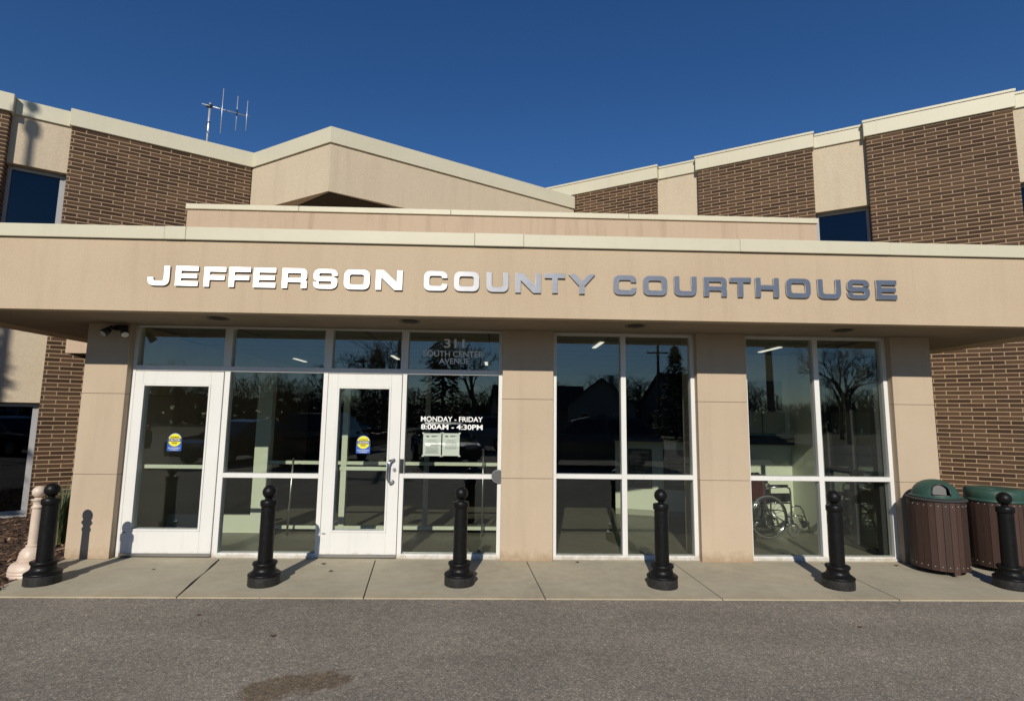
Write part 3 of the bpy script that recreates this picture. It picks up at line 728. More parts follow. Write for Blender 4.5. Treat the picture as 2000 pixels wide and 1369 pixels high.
# ------------------------------------------------------------------ litter bins
def slat_bin(t, r, zb, zt, n=26, longslat=None):
    sl = MB(); dots = sl
    for i in range(n):
        a = 2*PI*i/n; w = 2*PI*r/n*.47
        ca, sa = math.cos(a), math.sin(a)
        z0 = zb - (.03 if i == longslat else 0)
        pts = []
        for (rr_, ww) in ((r, w), (r-.018, w*.97)):
            pts.append([Vector((rr_*ca - k*ww*sa, rr_*sa + k*ww*ca, 0)) for k in (-1, 1)])
        A = [pts[0][0], pts[0][1], pts[1][1], pts[1][0]]
        lo = [sl.bm.verts.new((p.x, p.y, z0)) for p in A]; hi = [sl.bm.verts.new((p.x, p.y, zt)) for p in A]
        for q in ((lo[3], lo[2], lo[1], lo[0]), hi, *[(lo[k], lo[(k+1) % 4], hi[(k+1) % 4], hi[k]) for k in range(4)]): sl.bm.faces.new(q)
        for z in (zb+.045, zt-.05):
            c = Vector((r*ca, r*sa, z)); d = Vector((ca, sa, 0)); sl.mi = 1
            dots.tube(c, c+d*.003, .0055, .004, 8); sl.mi = 0
    sl.build('slats', [M_slat, M_alu], t)
    MB().lathe([(0, zb+.02), (r-.03, zb+.02), (r-.022, zb+.03), (r-.022, zt-.01), (r-.03, zt)], 40).build('liner', M_dark, t)
Y1 = -.31
tb1 = empty('litter_bin', (4.375, Y1, 0), label='round brown slatted bin with green dome lid', cat='litter bin', group='brown slatted bins by the entrance')
slat_bin(tb1, .272, .055, .80, 26, 19)
MB().lathe([(.287, .795), (.291, .80), (.291, .812), (.284, .818), (.246, .822), (.246, .826)], 44).build('rim', M_dark, tb1, smooth_angle=.6)
# dome with an arched opening facing the road
dm = MB(); RD = .222
dm.lathe([(.252, .826), (.250, .838), (.226, .845)] + [(RD*math.cos(math.radians(a))*1.0, .845 + .175*math.sin(math.radians(a))) for a in range(4, 91, 6)], 56)
ang = math.radians(-112)
def inside(cx):
    d = math.atan2(cx.y, cx.x) - ang
    d = (d+PI) % (2*PI) - PI
    x = d*RD; z = cx.z
    ww = .088
    if z < .858 or z > .975: return False
    lim = ww if z < .93 else ww*math.sqrt(max(0, 1-((z-.93)/.048)**2))
    return abs(x) < lim
bmesh.ops.subdivide_edges(dm.bm, edges=[e for e in dm.bm.edges if any(v_.co.z > .84 for v_ in e.verts)], cuts=2, use_grid_fill=True)
kill = [f_ for f_ in dm.bm.faces if inside(f_.calc_center_median())]
bmesh.ops.delete(dm.bm, geom=kill, context='FACES')
for f_ in dm.bm.faces: f_.smooth = True
dome = dm.build('dome_lid', M_green, tb1)
md = dome.modifiers.new('solid', 'SOLIDIFY'); md.thickness = .010; md.offset = -1
# dark surround and hinged flap in the opening
fl = MB()
fpts = []
for k in range(25):
    t_ = k/24
    if t_ < .25: x, z = -.088, .858 + (.072)*t_/.25
    elif t_ < .75:
        a = PI - (t_-.25)/.5*PI; x, z = .088*math.cos(a), .93+.048*math.sin(a)
    else: x, z = .088, .93-.072*(t_-.75)/.25
    rr_ = RD*math.sqrt(max(0, 1-((z-.845)/.175)**2))+.002
    d = ang + x/RD
    fpts.append(Vector((rr_*math.cos(d), rr_*math.sin(d), z)))
fl.path(fpts + [fpts[0]], .007, 6)
fl.build('opening_rim', M_blackplastic, tb1)
flp = MB()
cd = Vector((math.cos(ang), math.sin(ang), 0)); ct = Vector((-cd.y, cd.x, 0))
prof = [(-.07, .862), (.07, .862), (.072, .92), (.055, .955), (0, .968), (-.055, .955), (-.072, .92)]
A = [flp.bm.verts.new(cd*(.165-(z-.862)*.25) + ct*(x-.012) + Vector((0, 0, z))) for x, z in prof]
B = [flp.bm.verts.new(cd*(.155-(z-.862)*.25) + ct*(x-.012) + Vector((0, 0, z))) for x, z in prof]
flp.bm.faces.new(A); flp.bm.faces.new(B[::-1])
for k in range(7): flp.bm.faces.new((A[k], A[(k+1) % 7], B[(k+1) % 7], B[k]))
M_flap, _, _ = mat('smoked_flap', (.03, .03, .03), .5)
flp.build('flap', M_flap, tb1)
tb2 = empty('litter_bin', (5.16, -.22, 0), label='round brown slatted bin with flat green lid holed in the middle', cat='litter bin', group='brown slatted bins by the entrance')
slat_bin(tb2, .272, .055, .80, 26, None)
MB().lathe([(.283, .775), (.287, .778), (.287, .800), (.281, .806), (.283, .812), (.285, .86), (.280, .895), (.262, .912), (.232, .920), (.17, .912), (.125, .897), (.105, .893), (.10, .880), (.098, .80)], 56).build('flat_lid', M_green, tb2, smooth_angle=.9)
MB().lathe([(0, .801), (.0975, .801)], 30).build('opening', M_dark, tb2)

# ------------------------------------------------------------------ security light under the canopy
fl = empty('security_light', (-5.19, 0, 2.66), label='black twin-head floodlight fixed to the left pillar top', cat='floodlight')
MB().box(-.075, .075, -.03, -.001, -.03, .035, .008, 2).build('mount', M_blackplastic, fl)
for sx_, hd in ((-.05, Vector((-.35, -.62, -.70))), (.06, Vector((.45, -.45, -.77)))):
    hd.normalize(); p0 = Vector((sx_, -.03, 0)); p1 = p0 + Vector((sx_*.4, -.05, -.01)); p2 = p1 + hd*.11
    hm = MB().tube(p0, p1, .012).tube(p1-hd*.02, p1+hd*.03, .028, .033, 16).tube(p1+hd*.03, p2, .036, .048, 20)
    hm = hm.build('lamp_head', M_blackplastic, fl)
    MB().tube(p2+hd*.0005, p2+hd*.004, .040, .038, 20).build('lens', M_lens, hm)

# ------------------------------------------------------------------ things on the glass
def sticker(x, z, y, lab):
    s = empty('caution_sticker', (x, y, z), label=lab, cat='sticker', group='caution stickers on the doors')
    # centre of the yellow disc is the origin; unit scale 1 = metres
    R = .078
    pts = [(R*1.07*math.cos(math.radians(a)), R*1.07*math.sin(math.radians(a))) for a in range(0, 181, 10)]
    pts += [(-R*1.07, -.118), (-R*.98, -.13), (R*.98, -.13), (R*1.07, -.118)]
    def plate(name, pl, yy, m):
        b = MB(); f1 = [b.bm.verts.new((px_, yy, pz)) for px_, pz in pl]; f2 = [b.bm.verts.new((px_, yy+.0009, pz)) for px_, pz in pl]
        b.bm.faces.new(f1); b.bm.faces.new(f2[::-1])
        for k in range(len(pl)): b.bm.faces.new((f1[k], f1[(k+1) % len(pl)], f2[(k+1) % len(pl)], f2[k]))
        return b.build(name, m, s)
    plate('backing', pts, 0, M_blue)
    plate('disc', [(R*.97*math.cos(2*PI*k/40), R*.97*math.sin(2*PI*k/40)) for k in range(40)], -.0015, M_yellow)
    plate('band', [(-R*.97, -.019), (R*.97, -.019), (R*.97, .019), (-R*.97, .019)], -.003, M_blackink)
    text_fit('lettering', 'AUTOMATIC', -.052, .052, .026, .041, -.0035, M_blackink, s, .01)
    text_fit('lettering', 'CAUTION', -.064, .064, -.012, .012, -.0048, M_vinyl, s, .02)
    text_fit('lettering', 'DOOR', -.03, .03, -.045, -.027, -.0035, M_blackink, s, .02)
    text_fit('lettering', 'ACTIVATE SWITCH', -.07, .07, -.101, -.088, -.002, M_vinyl, s, .01)
    text_fit('lettering', 'TO OPERATE', -.05, .05, -.122, -.109, -.002, M_vinyl, s, .01)
sticker(-4.518, 1.343, .117, 'yellow and blue caution sticker on the left door pane')
sticker(-2.282, 1.340, .117, 'yellow and blue caution sticker on the door with the curved handle')
def notice(x0, x1, z0, z1, lab, lines):
    s = empty('notice', ((x0+x1)/2, .1505, z0), label=lab, cat='notice', group='paper notices taped inside the glass')
    W = (x1-x0)/2; H = z1-z0
    MB().box(-W, W, 0, .0015, 0, H).build('sheet', M_paper, s)
    l = MB(); r_ = random.Random(lines)
    for zc, wd in ((.88, .35), (.85, .25)): l.box(-W*.1, -W*.1+W*wd*2.0, -.0012, -.0004, H*zc-.003, H*zc+.003)
    l.sphere((-W*.55, -.0008, H*.865), .014, 10, 6, 1, .03, .8); l.sphere((-W*.4, -.0008, H*.85), .010, 10, 6, 1, .03, .7)
    z = .68
    for k in range(lines):
        if k in (1, 5): z -= .03
        wd = r_.uniform(.6, .78) if k else .5
        l.box(-W*wd, W*wd, -.0012, -.0004, H*z-.0022, H*z+.0022); z -= .05
    l.build('print', M_ink, s)
    tp = MB()
    for a, b in ((-W, 0), (W, 0), (-W, H), (W, H)): tp.box(a-.012, a+.012, -.0036, -.0022, b-.009, b+.009)
    tp.build('tape', M_paper, s)
notice(-1.569, -1.351, 1.186, 1.458, 'left paper notice with more print, taped below the hours', 11)
notice(-1.336, -1.128, 1.189, 1.461, 'right paper notice with less print, taped below the hours', 7)
M_button, _, _ = mat('button_plate', (.09, .09, .09), .6)
pb = empty('door_button', (-.655, .09, .963), label='round dark push button on the frame right of the hours pane', cat='push button')
MB().tube((0, 0, 0), (0, -.02, 0), .03, .03, 20).build('stem', M_blackplastic, pb)
MB().tube((0, -.0205, 0), (0, -.035, 0), .078, .078, 36).build('ring', M_steel, pb)
MB().tube((0, -.0352, 0), (0, -.045, 0), .068, .064, 36).build('button', M_button, pb)

# ------------------------------------------------------------------ inside the lobby: signs and wheelchair
dS = Vector((2.80-1.45, 2.76-3.22, 0)); aS = math.atan2(dS.y, dS.x)
def warn(x, lab, head, seed):
    f_ = (x-1.45)/(2.80-1.45); y = 3.22 + f_*(2.76-3.22)
    s = empty('warning_sign', (x+.003*math.sin(aS), y-.006, .46), aS, label=lab, cat='sign', group='brown warning signs in the lobby')
    MB().box(-.2, .2, -.004, .002, 0, .68).build('board', M_signbrown, s)
    if head: text_fit('lettering', head, -.15, .15, .60, .648, -.0055, M_signtext, s, .02)
    l = MB(); r_ = random.Random(seed)
    for k in range(8):
        z = .53 - k*.062
        l.box(-.09, -.09+r_.uniform(.2, .26), -.0055, -.0042, z+.006, z+.012); l.box(-.09, -.09+r_.uniform(.15, .26), -.0055, -.0042, z-.012, z-.006)
        if k % 2 == 0: l.path([(-.145+.024*math.cos(a_*PI/6), -.005, z+.024*math.sin(a_*PI/6)) for a_ in range(13)], .0025, 5); l.tube((-.162, -.005, z+.017), (-.128, -.005, z-.017), .0025, n=5)
    l.build('print', M_signtext, s)
warn(1.86, 'dark brown sign headed WARNING, left one behind the window', 'WARNING', 1)
warn(2.42, 'dark brown sign right of the one headed WARNING', None, 2)

M_tyre, _, _ = mat('grey_tyre', (.13, .13, .125), .8)
wc = empty('wheelchair', (3.19, 1.60, 0), math.radians(7), label='folded-back wheelchair with dark red back parked behind the glass', cat='wheelchair')
wc['label'] = 'wheelchair with dark red back and chrome wheels parked behind the glass'
def big_wheel(y):
    c = Vector((0, y, .30))
    w_ = MB()
    ring = [(c + Vector((.285*math.cos(2*PI*k/40), 0, .285*math.sin(2*PI*k/40)))) for k in range(41)]
    w_.path(ring, .016, 8); o = w_.build('wheel', M_tyre, wc)
    hr = MB(); s_ = -1 if y < 0 else 1
    hr.path([(p.x*.9, p.y+s_*.03, .30+(p.z-.30)*.9) for p in ring], .007, 6)
    hr.path([(p.x*.93, p.y, .30+(p.z-.30)*.93) for p in ring], .008, 6)
    hr.build('hand_rim', M_chrome, o)
    sp_w = MB()
    for k in range(20):
        a = 2*PI*k/20
        sp_w.tube(c + Vector((.03*math.cos(a+.5), s_*.02, .03*math.sin(a+.5))), c + Vector((.265*math.cos(a), 0, .265*math.sin(a))), .0022, n=5)
    sp_w.tube(c + Vector((0, -.03, 0)), c + Vector((0, .03, 0)), .035, n=16)
    sp_w.build('spokes', M_chrome, o)
big_wheel(-.29); big_wheel(.29)
for y in (-.24, .24):
    c = Vector((.42, y, .10)); k_ = MB()
    k_.path([(c.x+.085*math.cos(2*PI*i/24), c.y, c.z+.085*math.sin(2*PI*i/24)) for i in range(25)], .014, 6)
    for i in range(6): k_.tube(c, c+Vector((.08*math.cos(i*PI/3), 0, .08*math.sin(i*PI/3))), .006, n=5)
    k_.tube(c+Vector((0, -.02, 0)), c+Vector((0, .02, 0)), .02, n=10)
    k_.tube(c+Vector((0, .025, 0)), c+Vector((-.02, .025, .14)), .008)
    k_.build('caster', M_tyre, wc)
    fr = MB()
    fr.path([(-.2, y, .90), (-.12, y, .90), (-.05, y, .88), (-.02, y, .80), (0, y, .48), (0, y, .2), (.02, y, .16), (.36, y, .16), (.40, y, .2), (.40, y, .46), (.38, y, .48), (0, y, .48)], .012, 8)
    fr.path([(.0, y, .70), (.33, y, .71), (.385, y, .69), (.40, y, .64), (.40, y, .3)], .012, 8)
    fr.path([(.40, y, .42), (.48, y, .44), (.54, y, .43), (.58, y, .38), (.68, y, .10)], .011, 8)
    fr.path([(.41, y, .30), (.53, y, .30), (.61, y, .28)], .009, 8)
    fr.build('frame', M_chrome if y < 0 else M_chrome, wc)
    MB().box(.04, .36, y-.025, y+.025, .715, .74, .008, 2).build('armrest', M_blackplastic, wc)
    MB().box(.02, .385, y-.006, y+.006, .50, .62, .003, 1).build('side_panel', M_blackplastic, wc)
    fp = MB(); fp.box(-.075, .075, -.006, .006, -.09, .09, .01, 2)
    fp = fp.build('footplate', M_dado, wc, (.67, y+(.10 if y < 0 else -.10), .20), .25); fp.rotation_euler = (0, math.radians(-28), .2)
    MB().tube((-.2, y, .90), (-.09, y, .90), .017).build('grip', M_blackplastic, wc)
MB().box(.0, .40, -.22, .22, .465, .485, .006, 1).build('seat', M_red, wc)
bk = MB().box(-.028, .0, -.225, .225, .50, .875, .012, 2).build('backrest', M_red, wc)
MB().tube((.02, -.22, .46), (.38, .22, .17), .01).tube((.02, .22, .46), (.38, -.22, .17), .01).build('cross_brace', M_chrome, wc)

# ------------------------------------------------------------------ roof aerial
an = empty('roof_antenna', (-6.509, 3.807, 6.70), label='three-element metal aerial on a short mast above the left roof', cat='antenna')
MB().tube((0, 0, 0), (0, 0, 1.12), .022, n=12).build('mast', M_alu, an)
bd = Vector((.605, .36, 0)); bl = bd.length; bd.normalize()
bm_ = MB(); bm_.tube(-bd*.13 + Vector((0, -.03, 1.045)), bd*(bl+.02) + Vector((0, -.03, 1.045)), .011, n=10)
bm_.build('boom', M_alu, an)
cl = MB().tube((-.05, -.03, 1.03), (.055, -.03, 1.03), .022, n=10).tube((-.05, -.03, 1.065), (.055, -.03, 1.065), .012, n=8)
for d in (.20, .30): cl.tube(bd*(d-.008)+Vector((0, -.03, 1.045)), bd*(d+.008)+Vector((0, -.03, 1.045)), .014, n=10)
cl.tube((0, 0, .70), (0, 0, .715), .03, n=12)
cl.build('clamp', M_blackplastic, an)
for d, zu, zd in ((.235, .44, .52), (.50, .37, .38), (.685, .33, .33)):
    e_ = MB().tube(bd*d + Vector((0, -.045, 1.045-zd)), bd*d + Vector((0, -.045, 1.045+zu)), .0075, n=8).build('element', M_alu, an)
    if d == .50: MB().tube(bd*d+Vector((0, -.045, .98)), bd*d+Vector((0, -.045, 1.12)), .013, n=8).build('insulator', M_blackplastic, e_)
MB().path([(-.01, -.024, .71), (-.035, -.03, .62), (.0, -.03, .52), (.03, -.03, .40), (.035, -.03, .25), (.0, -.03, .12)], .006, 6).build('cable', M_blackplastic, an)

# ------------------------------------------------------------------ plant and leaves
def strap_plant(x, y, z, n, h, lab, seed):
    pl = MB(); r_ = random.Random(seed)
    for i in range(n):
        a = r_.uniform(0, 2*PI); L = h*r_.uniform(.6, 1.05); lean = r_.uniform(.08, .55); w_ = r_.uniform(.006, .011)
        d = Vector((math.cos(a), math.sin(a), 0)); t_ = Vector((-d.y, d.x, 0)); b0 = d*r_.uniform(0, .08) + Vector((0, 0, 0))
        pr = None
        for k in range(6):
            f_ = k/5; p = b0 + d*(lean*L*f_**1.8) + Vector((0, 0, L*(f_ - .28*lean*f_**3)))
            ww = w_*(1-f_)**.6 + .0006
            q = (pl.bm.verts.new(p - t_*ww), pl.bm.verts.new(p + t_*ww))
            if pr: pl.bm.faces.new((pr[0], pr[1], q[1], q[0]))
            pr = q
    return tag(pl.build('strap_leaf_plant', M_leafgreen, None, (x, y, z)), lab, 'plant')
strap_plant(-6.22, .72, -.02, 230, .82, 'green strap-leaved clump growing against the left pillar', 4)
def leaf(x, y, z, s_, a, tilt, lab):
    lf = MB(); outl = [(0, -1), (.35, -.55), (.75, -.5), (.5, -.1), (.8, .35), (.35, .4), (0, 1), (-.35, .4), (-.8, .35), (-.5, -.1), (-.75, -.5), (-.35, -.55)]
    top = [lf.bm.verts.new((px_*s_, py_*s_, .004+s_*.35*abs(px_))) for px_, py_ in outl]; bot = [lf.bm.verts.new((px_*s_, py_*s_, .003+s_*.35*abs(px_))) for px_, py_ in outl]
    ct_, cb_ = lf.bm.verts.new((0, 0, .004)), lf.bm.verts.new((0, 0, .003))
    for k in range(12):
        lf.bm.faces.new((ct_, top[k], top[(k+1) % 12])); lf.bm.faces.new((cb_, bot[(k+1) % 12], bot[k])); lf.bm.faces.new((top[k], bot[k], bot[(k+1) % 12], top[(k+1) % 12]))
    o = lf.build('fallen_leaf', M_dryleaf, None, (x, y, z), a)
    tag(o, lab, 'leaf', 'fallen leaves on the ground')
leaf(-2.60, -.16, .001, .035, .4, 0, 'dry curled leaf by the sill next to the door with handle')
leaf(-2.43, -.45, .001, .028, 2.0, 0, 'dry leaf on the pavement right of the second bollard')
leaf(-4.32, -.42, .001, .022, 1.1, 0, 'dry leaf on the pavement below the left door')
leaf(.28, -.03, .001, .028, .8, 0, 'dry leaf at the sill under the middle window')
leaf(4.02, -.10, .001, .030, 2.6, 0, 'dry leaf on the pavement beside the dome-lidded bin')
leaf(-2.36, -2.15, -.010, .026, .3, 0, 'small dark leaf on the asphalt above the oil stain')
leaf(-3.15, -1.72, -.010, .024, 1.5, 0, 'small dark leaf on the asphalt below the left door')
leaf(2.33, -1.95, -.010, .026, 1.9, 0, 'small dark leaf on the asphalt far right')

# ------------------------------------------------------------------ across the parking lot (seen mirrored in the glass)
def bare_tree(seed, h, spread=.5, depth=6):
    r_ = random.Random(seed); tr_ = MB(); tw = MB()
    def grow(p, d, L, r0, lev):
        q = p
        seg = 3 if lev < 2 else 2
        for k in range(seg):
            d = (d + Vector((r_.uniform(-1, 1), r_.uniform(-1, 1), r_.uniform(-.3, .6)))*.10).normalized()
            q2 = q + d*L/seg; ra = r0*(1-.3*k/seg); rb = r0*(1-.3*(k+1)/seg)
            (tr_ if lev < 2 else tw).tube(q, q2, ra, rb, n=6 if lev < 2 else 3, cap=False); q = q2
        if lev >= depth: return
        for k in range(3 if lev < depth-1 else 4):
            a = r_.uniform(0, 2*PI); o_ = d.orthogonal().normalized(); o_ = Matrix.Rotation(a, 3, d) @ o_
            nd = (d*1 + o_*r_.uniform(.35, .95)*spread*1.7 + Vector((0, 0, .12))).normalized()
            grow(p + (q-p)*r_.uniform(.62, 1), nd, L*r_.uniform(.58, .80), max(r0*.55, .008), lev+1)
    grow(Vector((0, 0, -.1)), Vector((0, 0, 1)), h*.28, h*.018, 0)
    return tr_, tw
def tree_thing(seed, h, loc, lab, spread=.5, depth=6):
    t = empty('bare_tree', loc, seed*1.3); a, b = bare_tree(seed, h, spread, depth)
    a.build('trunk', M_bark, t); b.build('crown', M_bark, t)
    return tag(t, lab, 'tree', 'leafless trees across the parking lot')
t1 = tree_thing(11, 11.5, (25.5, -33, 0), 'tall leafless tree mirrored in the far right window', .55)
def again(src, loc, rz, s_, lab):
    o = copy_tree(src); o.location = loc; o.rotation_euler.z = rz; o.scale = (s_, s_, s_); o['label'] = lab; return o
t2 = tree_thing(23, 10.5, (-8.5, -31, 0), 'spreading leafless tree mirrored above the door with the handle', .62)
again(t1, (-2.2, -30, 0), 2.1, .92, 'leafless tree mirrored behind the address lettering')
again(t2, (-13.5, -36, 0), .7, .9, 'leafless tree mirrored in the second pane above the doors')
again(t1, (-31, -42, 0), 4.0, .8, 'leafless tree mirrored above the left door')
again(t2, (20, -40, 0), 2.9, .8, 'leafless tree mirrored beside the conifer')
again(t1, (32, -44, 0), 5.2, 1.0, 'leafless tree mirrored at the right edge')
again(t2, (-20, -50, 0), 1.9, .75, 'smaller leafless tree mirrored left of the doors')
def conifer(seed, h, rad, loc, lab, n=2600, name='conifer'):
    t = empty(name, loc); r_ = random.Random(seed)
    MB().tube((0, 0, -.1), (0, 0, h*.97), h*.018, .01, 8).build('trunk', M_bark, t)
    c_ = MB()
    for i in range(n):
        f_ = r_.random()**.75; z = h*(.06 + .94*(1-f_)) if False else h*(.05+.95*r_.random()**1.35)
        R = rad*(1-(z/h))**.85 * (.82+.18*math.sin(z*5.1+seed)) + .05
        a = r_.uniform(0, 2*PI); rr_ = R*math.sqrt(r_.uniform(.12, 1.0))*r_.uniform(.9, 1.12)
        d = Vector((math.cos(a), math.sin(a), r_.uniform(-.5, .05))).normalized(); p = Vector((rr_*math.cos(a), rr_*math.sin(a), z))
        L = h*r_.uniform(.03, .055); t_ = Vector((-d.y, d.x, r_.uniform(-.5, .5))).normalized()*L*.28
        c_.quad(p - d*L*.5 - t_*.5, p - t_, p + d*L, p + t_)
    c_.build('crown', M_needle, t)
    return tag(t, lab, 'tree')
conifer(3, 8.0, 2.6, (14.9, -40, 0), 'conical evergreen mirrored beside the utility pole')
conifer(5, 9.2, 2.4, (-4.6, -33, 0), 'dark evergreen mirrored behind the address numbers')
conifer(8, 7.2, 2.6, (-10.8, -39, 0), 'bushy evergreen mirrored between the transom panes')
# slim evergreen just out of frame whose edge shades the left wing
conifer(9, 9.0, 1.15, (-10.35, -5.6, 0), 'slim evergreen standing left of the pavement', 5200)
fw_ = MB(); r_ = random.Random(2)
def hw_(x): return 5.6 + 1.2*math.sin(x*.11) + .9*math.sin(x*.37+1) + .5*math.sin(x*.9)
for i in range(5000):
    x = r_.uniform(-110, 110); z = hw_(x)*.62*r_.random(); y = -76 + r_.uniform(-2, 2)
    L = r_.uniform(.4, .9); a = r_.uniform(0, PI); d = Vector((math.cos(a), 0, math.sin(a)))*L; t_ = Vector((-math.sin(a), .3, math.cos(a)))*L*.6
    p = Vector((x, y, z)); fw_.quad(p-d, p-t_, p+d, p+t_)
for i in range(5200):
    x = r_.uniform(-110, 110); y = -72 + r_.uniform(-4, 4); h_ = hw_(x)*r_.uniform(.75, 1.12); p = Vector((x, y, h_*.35))
    for k in range(5):
        a = r_.uniform(-.75, .75); L = h_*r_.uniform(.25, .5); q = p + Vector((math.sin(a)*L, r_.uniform(-.3, .3), math.cos(a)*L)); t_ = Vector((.045, 0, 0))
        if q.z > h_: q.z = h_
        fw_.quad(p-t_, p+t_, q+t_*.2, q-t_*.2); p = p.lerp(q, .55)
tag(fw_.build('far_woods', M_bark), kind='stuff')
def pole(loc, h, lab, arms=((.6, 1.1), (1.5, .9)), r0=.15):
    t = empty('utility_pole', loc, .15); MB().tube((0, 0, -.2), (0, 0, h), r0, r0*.7, 12).build('post', M_wood, t)
    for d, L in arms:
        ca = MB().box(-L, L, -.06-r0, -r0, h-d-.06, h-d+.06)
        ca = ca.build('crossarm', M_wood, t)
        ins = MB()
        for x in (-L*.9, -L*.4, L*.4, L*.9): ins.tube((x, -.03-r0, h-d+.06), (x, -.03-r0, h-d+.18), .035, .03, 8)
        ins.build('insulators', M_steel, ca)
    return tag(t, lab, 'utility pole', 'utility poles across the lot')
pole((13.4, -40, 0), 8.9, 'wooden utility pole with two crossarms beside the conical evergreen')
pole((16.6, -27, 0), 12, 'tall wooden utility pole mirrored in the wheelchair window', ((.6, 1.0),), .24)
pole((-14.6, -50, 0), 7.6, 'wooden utility pole mirrored between the two doors', ((.35, 1.1),))
pole((-6.6, -26, 0), 11, 'thin utility pole mirrored above the door with the handle', ((.4, .9),), .12)
# parking lot lamp whose shadow falls on the left wing
lp = empty('parking_lot_lamp', (-9.80, -5.81, 0), label='tall parking lot lamp standing left of the frame', cat='street lamp')
MB().tube((0, 0, 0), (0, 0, 10.9), .07, .045, 16).build('pole', M_grey, lp)
MB().lathe([(.045, 10.9), (.07, 10.92), (.095, 10.98), (.095, 11.12), (.07, 11.18), (0, 11.2)], 24).build('lamp_head', M_blackplastic, lp)
MB().tube((0, 0, 11.19), (0, 0, 11.32), .02, .02, 8).lathe([(0, 11.30), (.06, 11.32), (.085, 11.39), (.06, 11.46), (0, 11.47)], 20).build('finial', M_blackplastic, lp)
# houses
def house(loc, rz, W, D, H, ridge, lab):
    t = empty('house', loc, rz); MB().prism([(-W/2, -D/2), (W/2, -D/2), (W/2, D/2), (-W/2, D/2)], 0, H).build('wall', M_siding, t)
    g_ = MB()
    for y in (-D/2, D/2): g_.quad((-W/2, y, H), (W/2, y, H), (W/2*.001, y, ridge), (-W/2*.001, y, ridge))
    g_.build('gable', M_siding, t)
    r_ = MB(); o_ = .4
    for s_ in (-1, 1):
        sl_ = (ridge-H)/(W/2)
        r_.prism([(0, 0), (1, 0), (1, 1), (0, 1)], 0, .12) if False else None
        x1 = s_*(W/2+o_); z1 = H - o_*sl_
        A = [(0, -D/2-o_, ridge), (x1, -D/2-o_, z1), (x1, D/2+o_, z1), (0, D/2+o_, ridge)]
        lo = [r_.bm.verts.new(p) for p in A]; hi = [r_.bm.verts.new((p[0], p[1], p[2]+.14)) for p in A]
        r_.bm.faces.new(lo); r_.bm.faces.new(hi)
        for k in range(4): r_.bm.faces.new((lo[k], lo[(k+1) % 4], hi[(k+1) % 4], hi[k]))
    rf = r_.build('roof', M_roof, t); MB().box(W*.2-.3, W*.2+.3, -.3, .3, H+.3, ridge+.7).build('chimney', M_siding, rf)
    for x in (-W*.25, W*.25):
        wn = MB().box(x-.5, x+.5, D/2+.003, D/2+.06, .9, 2.2).build('window', M_white, t); MB().box(x-.42, x+.42, D/2+.061, D/2+.07, .98, 2.12).build('pane', M_carglass, wn)
    MB().box(-.45, .45, D/2+.003, D/2+.06, 0, 2.05).build('door', M_wood, t)
    return tag(t, lab, 'house', 'houses beyond the parking lot')
house((10.8, -54, 0), .12, 7.0, 9, 2.9, 5.7, 'gabled house mirrored in the middle window')
house((4.2, -57, 0), 1.45, 8, 10, 2.7, 5.2, 'low roofed house mirrored left of the gabled house')
house((21, -52, 0), 1.2, 7, 9, 3.2, 6.4, 'gabled house mirrored in the wheelchair window')
# parked cars
def car_paint(name, col):
    m, nt, b = mat(name, col, .35, .3); b.inputs['Coat Weight'].default_value = .8; b.inputs['Coat Roughness'].default_value = .04; return m
PAINT = [car_paint('dark_blue_paint', (.012, .016, .03)), car_paint('black_paint', (.012, .012, .012)), car_paint('silver_paint', (.30, .31, .32)), car_paint('grey_paint', (.07, .075, .08)), car_paint('dark_red_paint', (.09, .012, .012))]
CARS = {
 'sedan': dict(L=4.7, W=1.8, low=[(0, .55), (.02, .72), (.35, .82), (1.15, .92), (1.55, .98), (3.75, 1.0), (4.45, .98), (4.68, .85), (4.7, .5)], cab=[(1.15, .93), (1.95, 1.38), (2.5, 1.46), (3.1, 1.44), (4.0, 1.02)], top=1.46, wh=(.9, 3.7), wr=.32),
 'suv': dict(L=4.75, W=1.88, low=[(0, .6), (.02, .85), (.3, .98), (1.05, 1.06), (1.4, 1.1), (3.9, 1.14), (4.6, 1.12), (4.73, 1.0), (4.75, .55)], cab=[(1.0, 1.07), (1.75, 1.58), (2.3, 1.72), (4.0, 1.70), (4.62, 1.15)], top=1.72, wh=(.92, 3.75), wr=.37)}
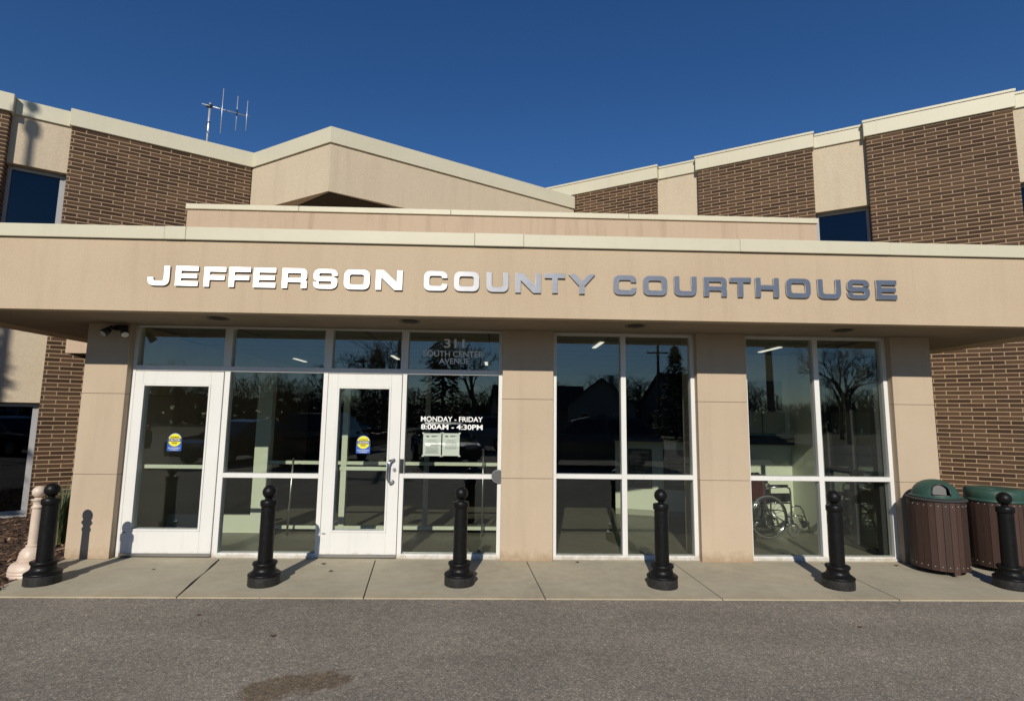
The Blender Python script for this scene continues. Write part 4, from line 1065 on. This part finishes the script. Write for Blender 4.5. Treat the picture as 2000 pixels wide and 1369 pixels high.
def make_car(kind, paint):
    P_ = CARS[kind]; t = empty('parked_car'); L, W = P_['L'], P_['W']; hw = W/2
    b = MB(); pr = [(x-L/2, z) for x, z in P_['low']]; bot = [(L/2-.05, .28), (-L/2+.05, .28)]
    ring = pr + bot; secs = [(-hw, .90), (-hw*.96, 1.0), (hw*.96, 1.0), (hw, .90)]
    rows = []
    for y, k in ((-hw*.93, .93), (-hw, 1.0), (hw, 1.0), (hw*.93, .93)):
        inset = .0 if k == 1 else .04
        rows.append([b.bm.verts.new((x*(1-.02*(k < 1)), y, (z if k < 1 else min(z, .80 if kind == 'sedan' else .9)) )) for x, z in ring])
    for A, B in zip(rows, rows[1:]):
        for k in range(len(ring)): b.bm.faces.new((A[k], A[(k+1) % len(ring)], B[(k+1) % len(ring)], B[k]))
    b.bm.faces.new(rows[0]); b.bm.faces.new(rows[-1][::-1])
    body = b.build('body', paint, t, smooth_angle=.7)
    cb_ = MB(); cp_ = [(x-L/2, z) for x, z in P_['cab']]; base = min(z for _, z in cp_)-.03
    rows = []
    for s_ in (-1, 1):
        rows.append([cb_.bm.verts.new((x, s_*(hw*.93 - (z-base)*.32), z)) for x, z in cp_])
    A, B = rows
    for k in range(len(cp_)-1): cb_.bm.faces.new((A[k], A[k+1], B[k+1], B[k]))
    cb_.bm.faces.new(A); cb_.bm.faces.new(B[::-1]); cb_.bm.faces.new((A[0], B[0], B[-1], A[-1]))
    cb_.build('cabin', paint, t)
    def lerp(p, q, f): return (p[0]+(q[0]-p[0])*f, p[1]+(q[1]-p[1])*f)
    def wq(name, pts):
        w_ = MB(); w_.quad(*pts); return w_.build(name, M_carglass, t)
    for i0, i1, nm in ((0, 1, 'windscreen'), (len(cp_)-2, len(cp_)-1, 'rear_window')):
        p, q = lerp(cp_[i0], cp_[i1], .06), lerp(cp_[i0], cp_[i1], .97); nx = Vector((-(q[1]-p[1]), 0, q[0]-p[0])).normalized()*.006
        if nx.z < 0: nx = -nx
        yw = lambda z, f=.97: (hw*.93-(z-base)*.32)*f
        wq(nm, [Vector((p[0], -yw(p[1]), p[1]))+nx, Vector((p[0], yw(p[1]), p[1]))+nx, Vector((q[0], yw(q[1]), q[1]))+nx, Vector((q[0], -yw(q[1]), q[1]))+nx])
    zt = P_['top']-.10; z0 = base+.10
    def xat(seg, z):
        (xa, za), (xb, zb) = seg; return xa + (xb-xa)*(z-za)/(zb-za)
    for s_ in (-1, 1):
        fl_, fu = xat(cp_[0:2], z0)+.12, xat(cp_[0:2], min(zt, cp_[1][1]-.02))+.12; rl_, ru = xat(cp_[-2:], z0)-.12, min(xat(cp_[-2:], min(zt, cp_[-2][1]-.02))-.10, 9)
        mid = (fl_+rl_)/2
        yy = lambda z: s_*(hw*.93-(z-base)*.32+.006)
        for a0, a1, b0, b1_ in ((fl_, mid-.05, fu, mid-.05), (mid+.05, rl_, mid+.05, ru)):
            wq('side_window', [(a0, yy(z0), z0), (a1, yy(z0), z0), (b1_, yy(zt), zt), (b0, yy(zt), zt)])
        MB().sphere((fl_+.12, s_*(hw+.06), base+.05), .09, 10, 6, .6, 1, .7).build('mirror', paint, t)
        for x in P_['wh']:
            wx = x-L/2; yq = s_*(hw-.09)
            wh = MB().tube((wx, yq-.1, P_['wr']), (wx, yq+.1, P_['wr']), P_['wr'], n=24).build('wheel', M_rubber, t)
            MB().tube((wx, s_*(hw+.011), P_['wr']), (wx, s_*(hw+.02), P_['wr']), P_['wr']*.62, P_['wr']*.55, 16).build('rim', M_steel, wh)
        zl = P_['low'][2][1]-.12
        MB().box(-L/2-.005, -L/2+.2, s_*hw*.62-.2, s_*hw*.62+.2, zl-.08, zl+.06, .03, 2).build('headlight', M_headlight, t)
        MB().box(L/2-.18, L/2+.004, s_*hw*.68-.16, s_*hw*.68+.16, zl-.02, zl+.16, .03, 2).build('taillight', M_red, t)
    MB().box(-L/2-.008, -L/2+.02, -.38, .38, .42, .60, .01, 1).build('grille', M_blackplastic, t)
    return t
spots = [('sedan', 0, -9.6, -13.0, -PI/2+.4, 'dark blue sedan mirrored left of the door with the handle'), ('suv', 1, -6.6, -12.6, PI/2+.05, 'black sport utility car mirrored in the door with the handle'),
         ('sedan', 1, -2.6, -13.2, -PI/2-.25, 'black sedan mirrored behind the opening hours'), ('suv', 3, 2.6, -12.3, .06, 'grey sport utility car mirrored in the middle window'),
         ('sedan', 1, 8.6, -13.3, PI+.1, 'black sedan mirrored in the wheelchair window'), ('suv', 0, -16.6, -14.5, .15, 'dark blue sport utility car mirrored in the left door'),
         ('sedan', 4, -8.4, -19.5, .2, 'dark red sedan in the farther row of parked cars'), ('suv', 2, -1.8, -20.2, .0, 'silver sport utility car in the farther row')]
for kind, pi_, x, y, rz, lab in spots:
    o = make_car(kind, PAINT[pi_]); o.location = (x, y, -.012); o.rotation_euler.z = rz
    tag(o, lab, 'car', 'cars parked across the lot')
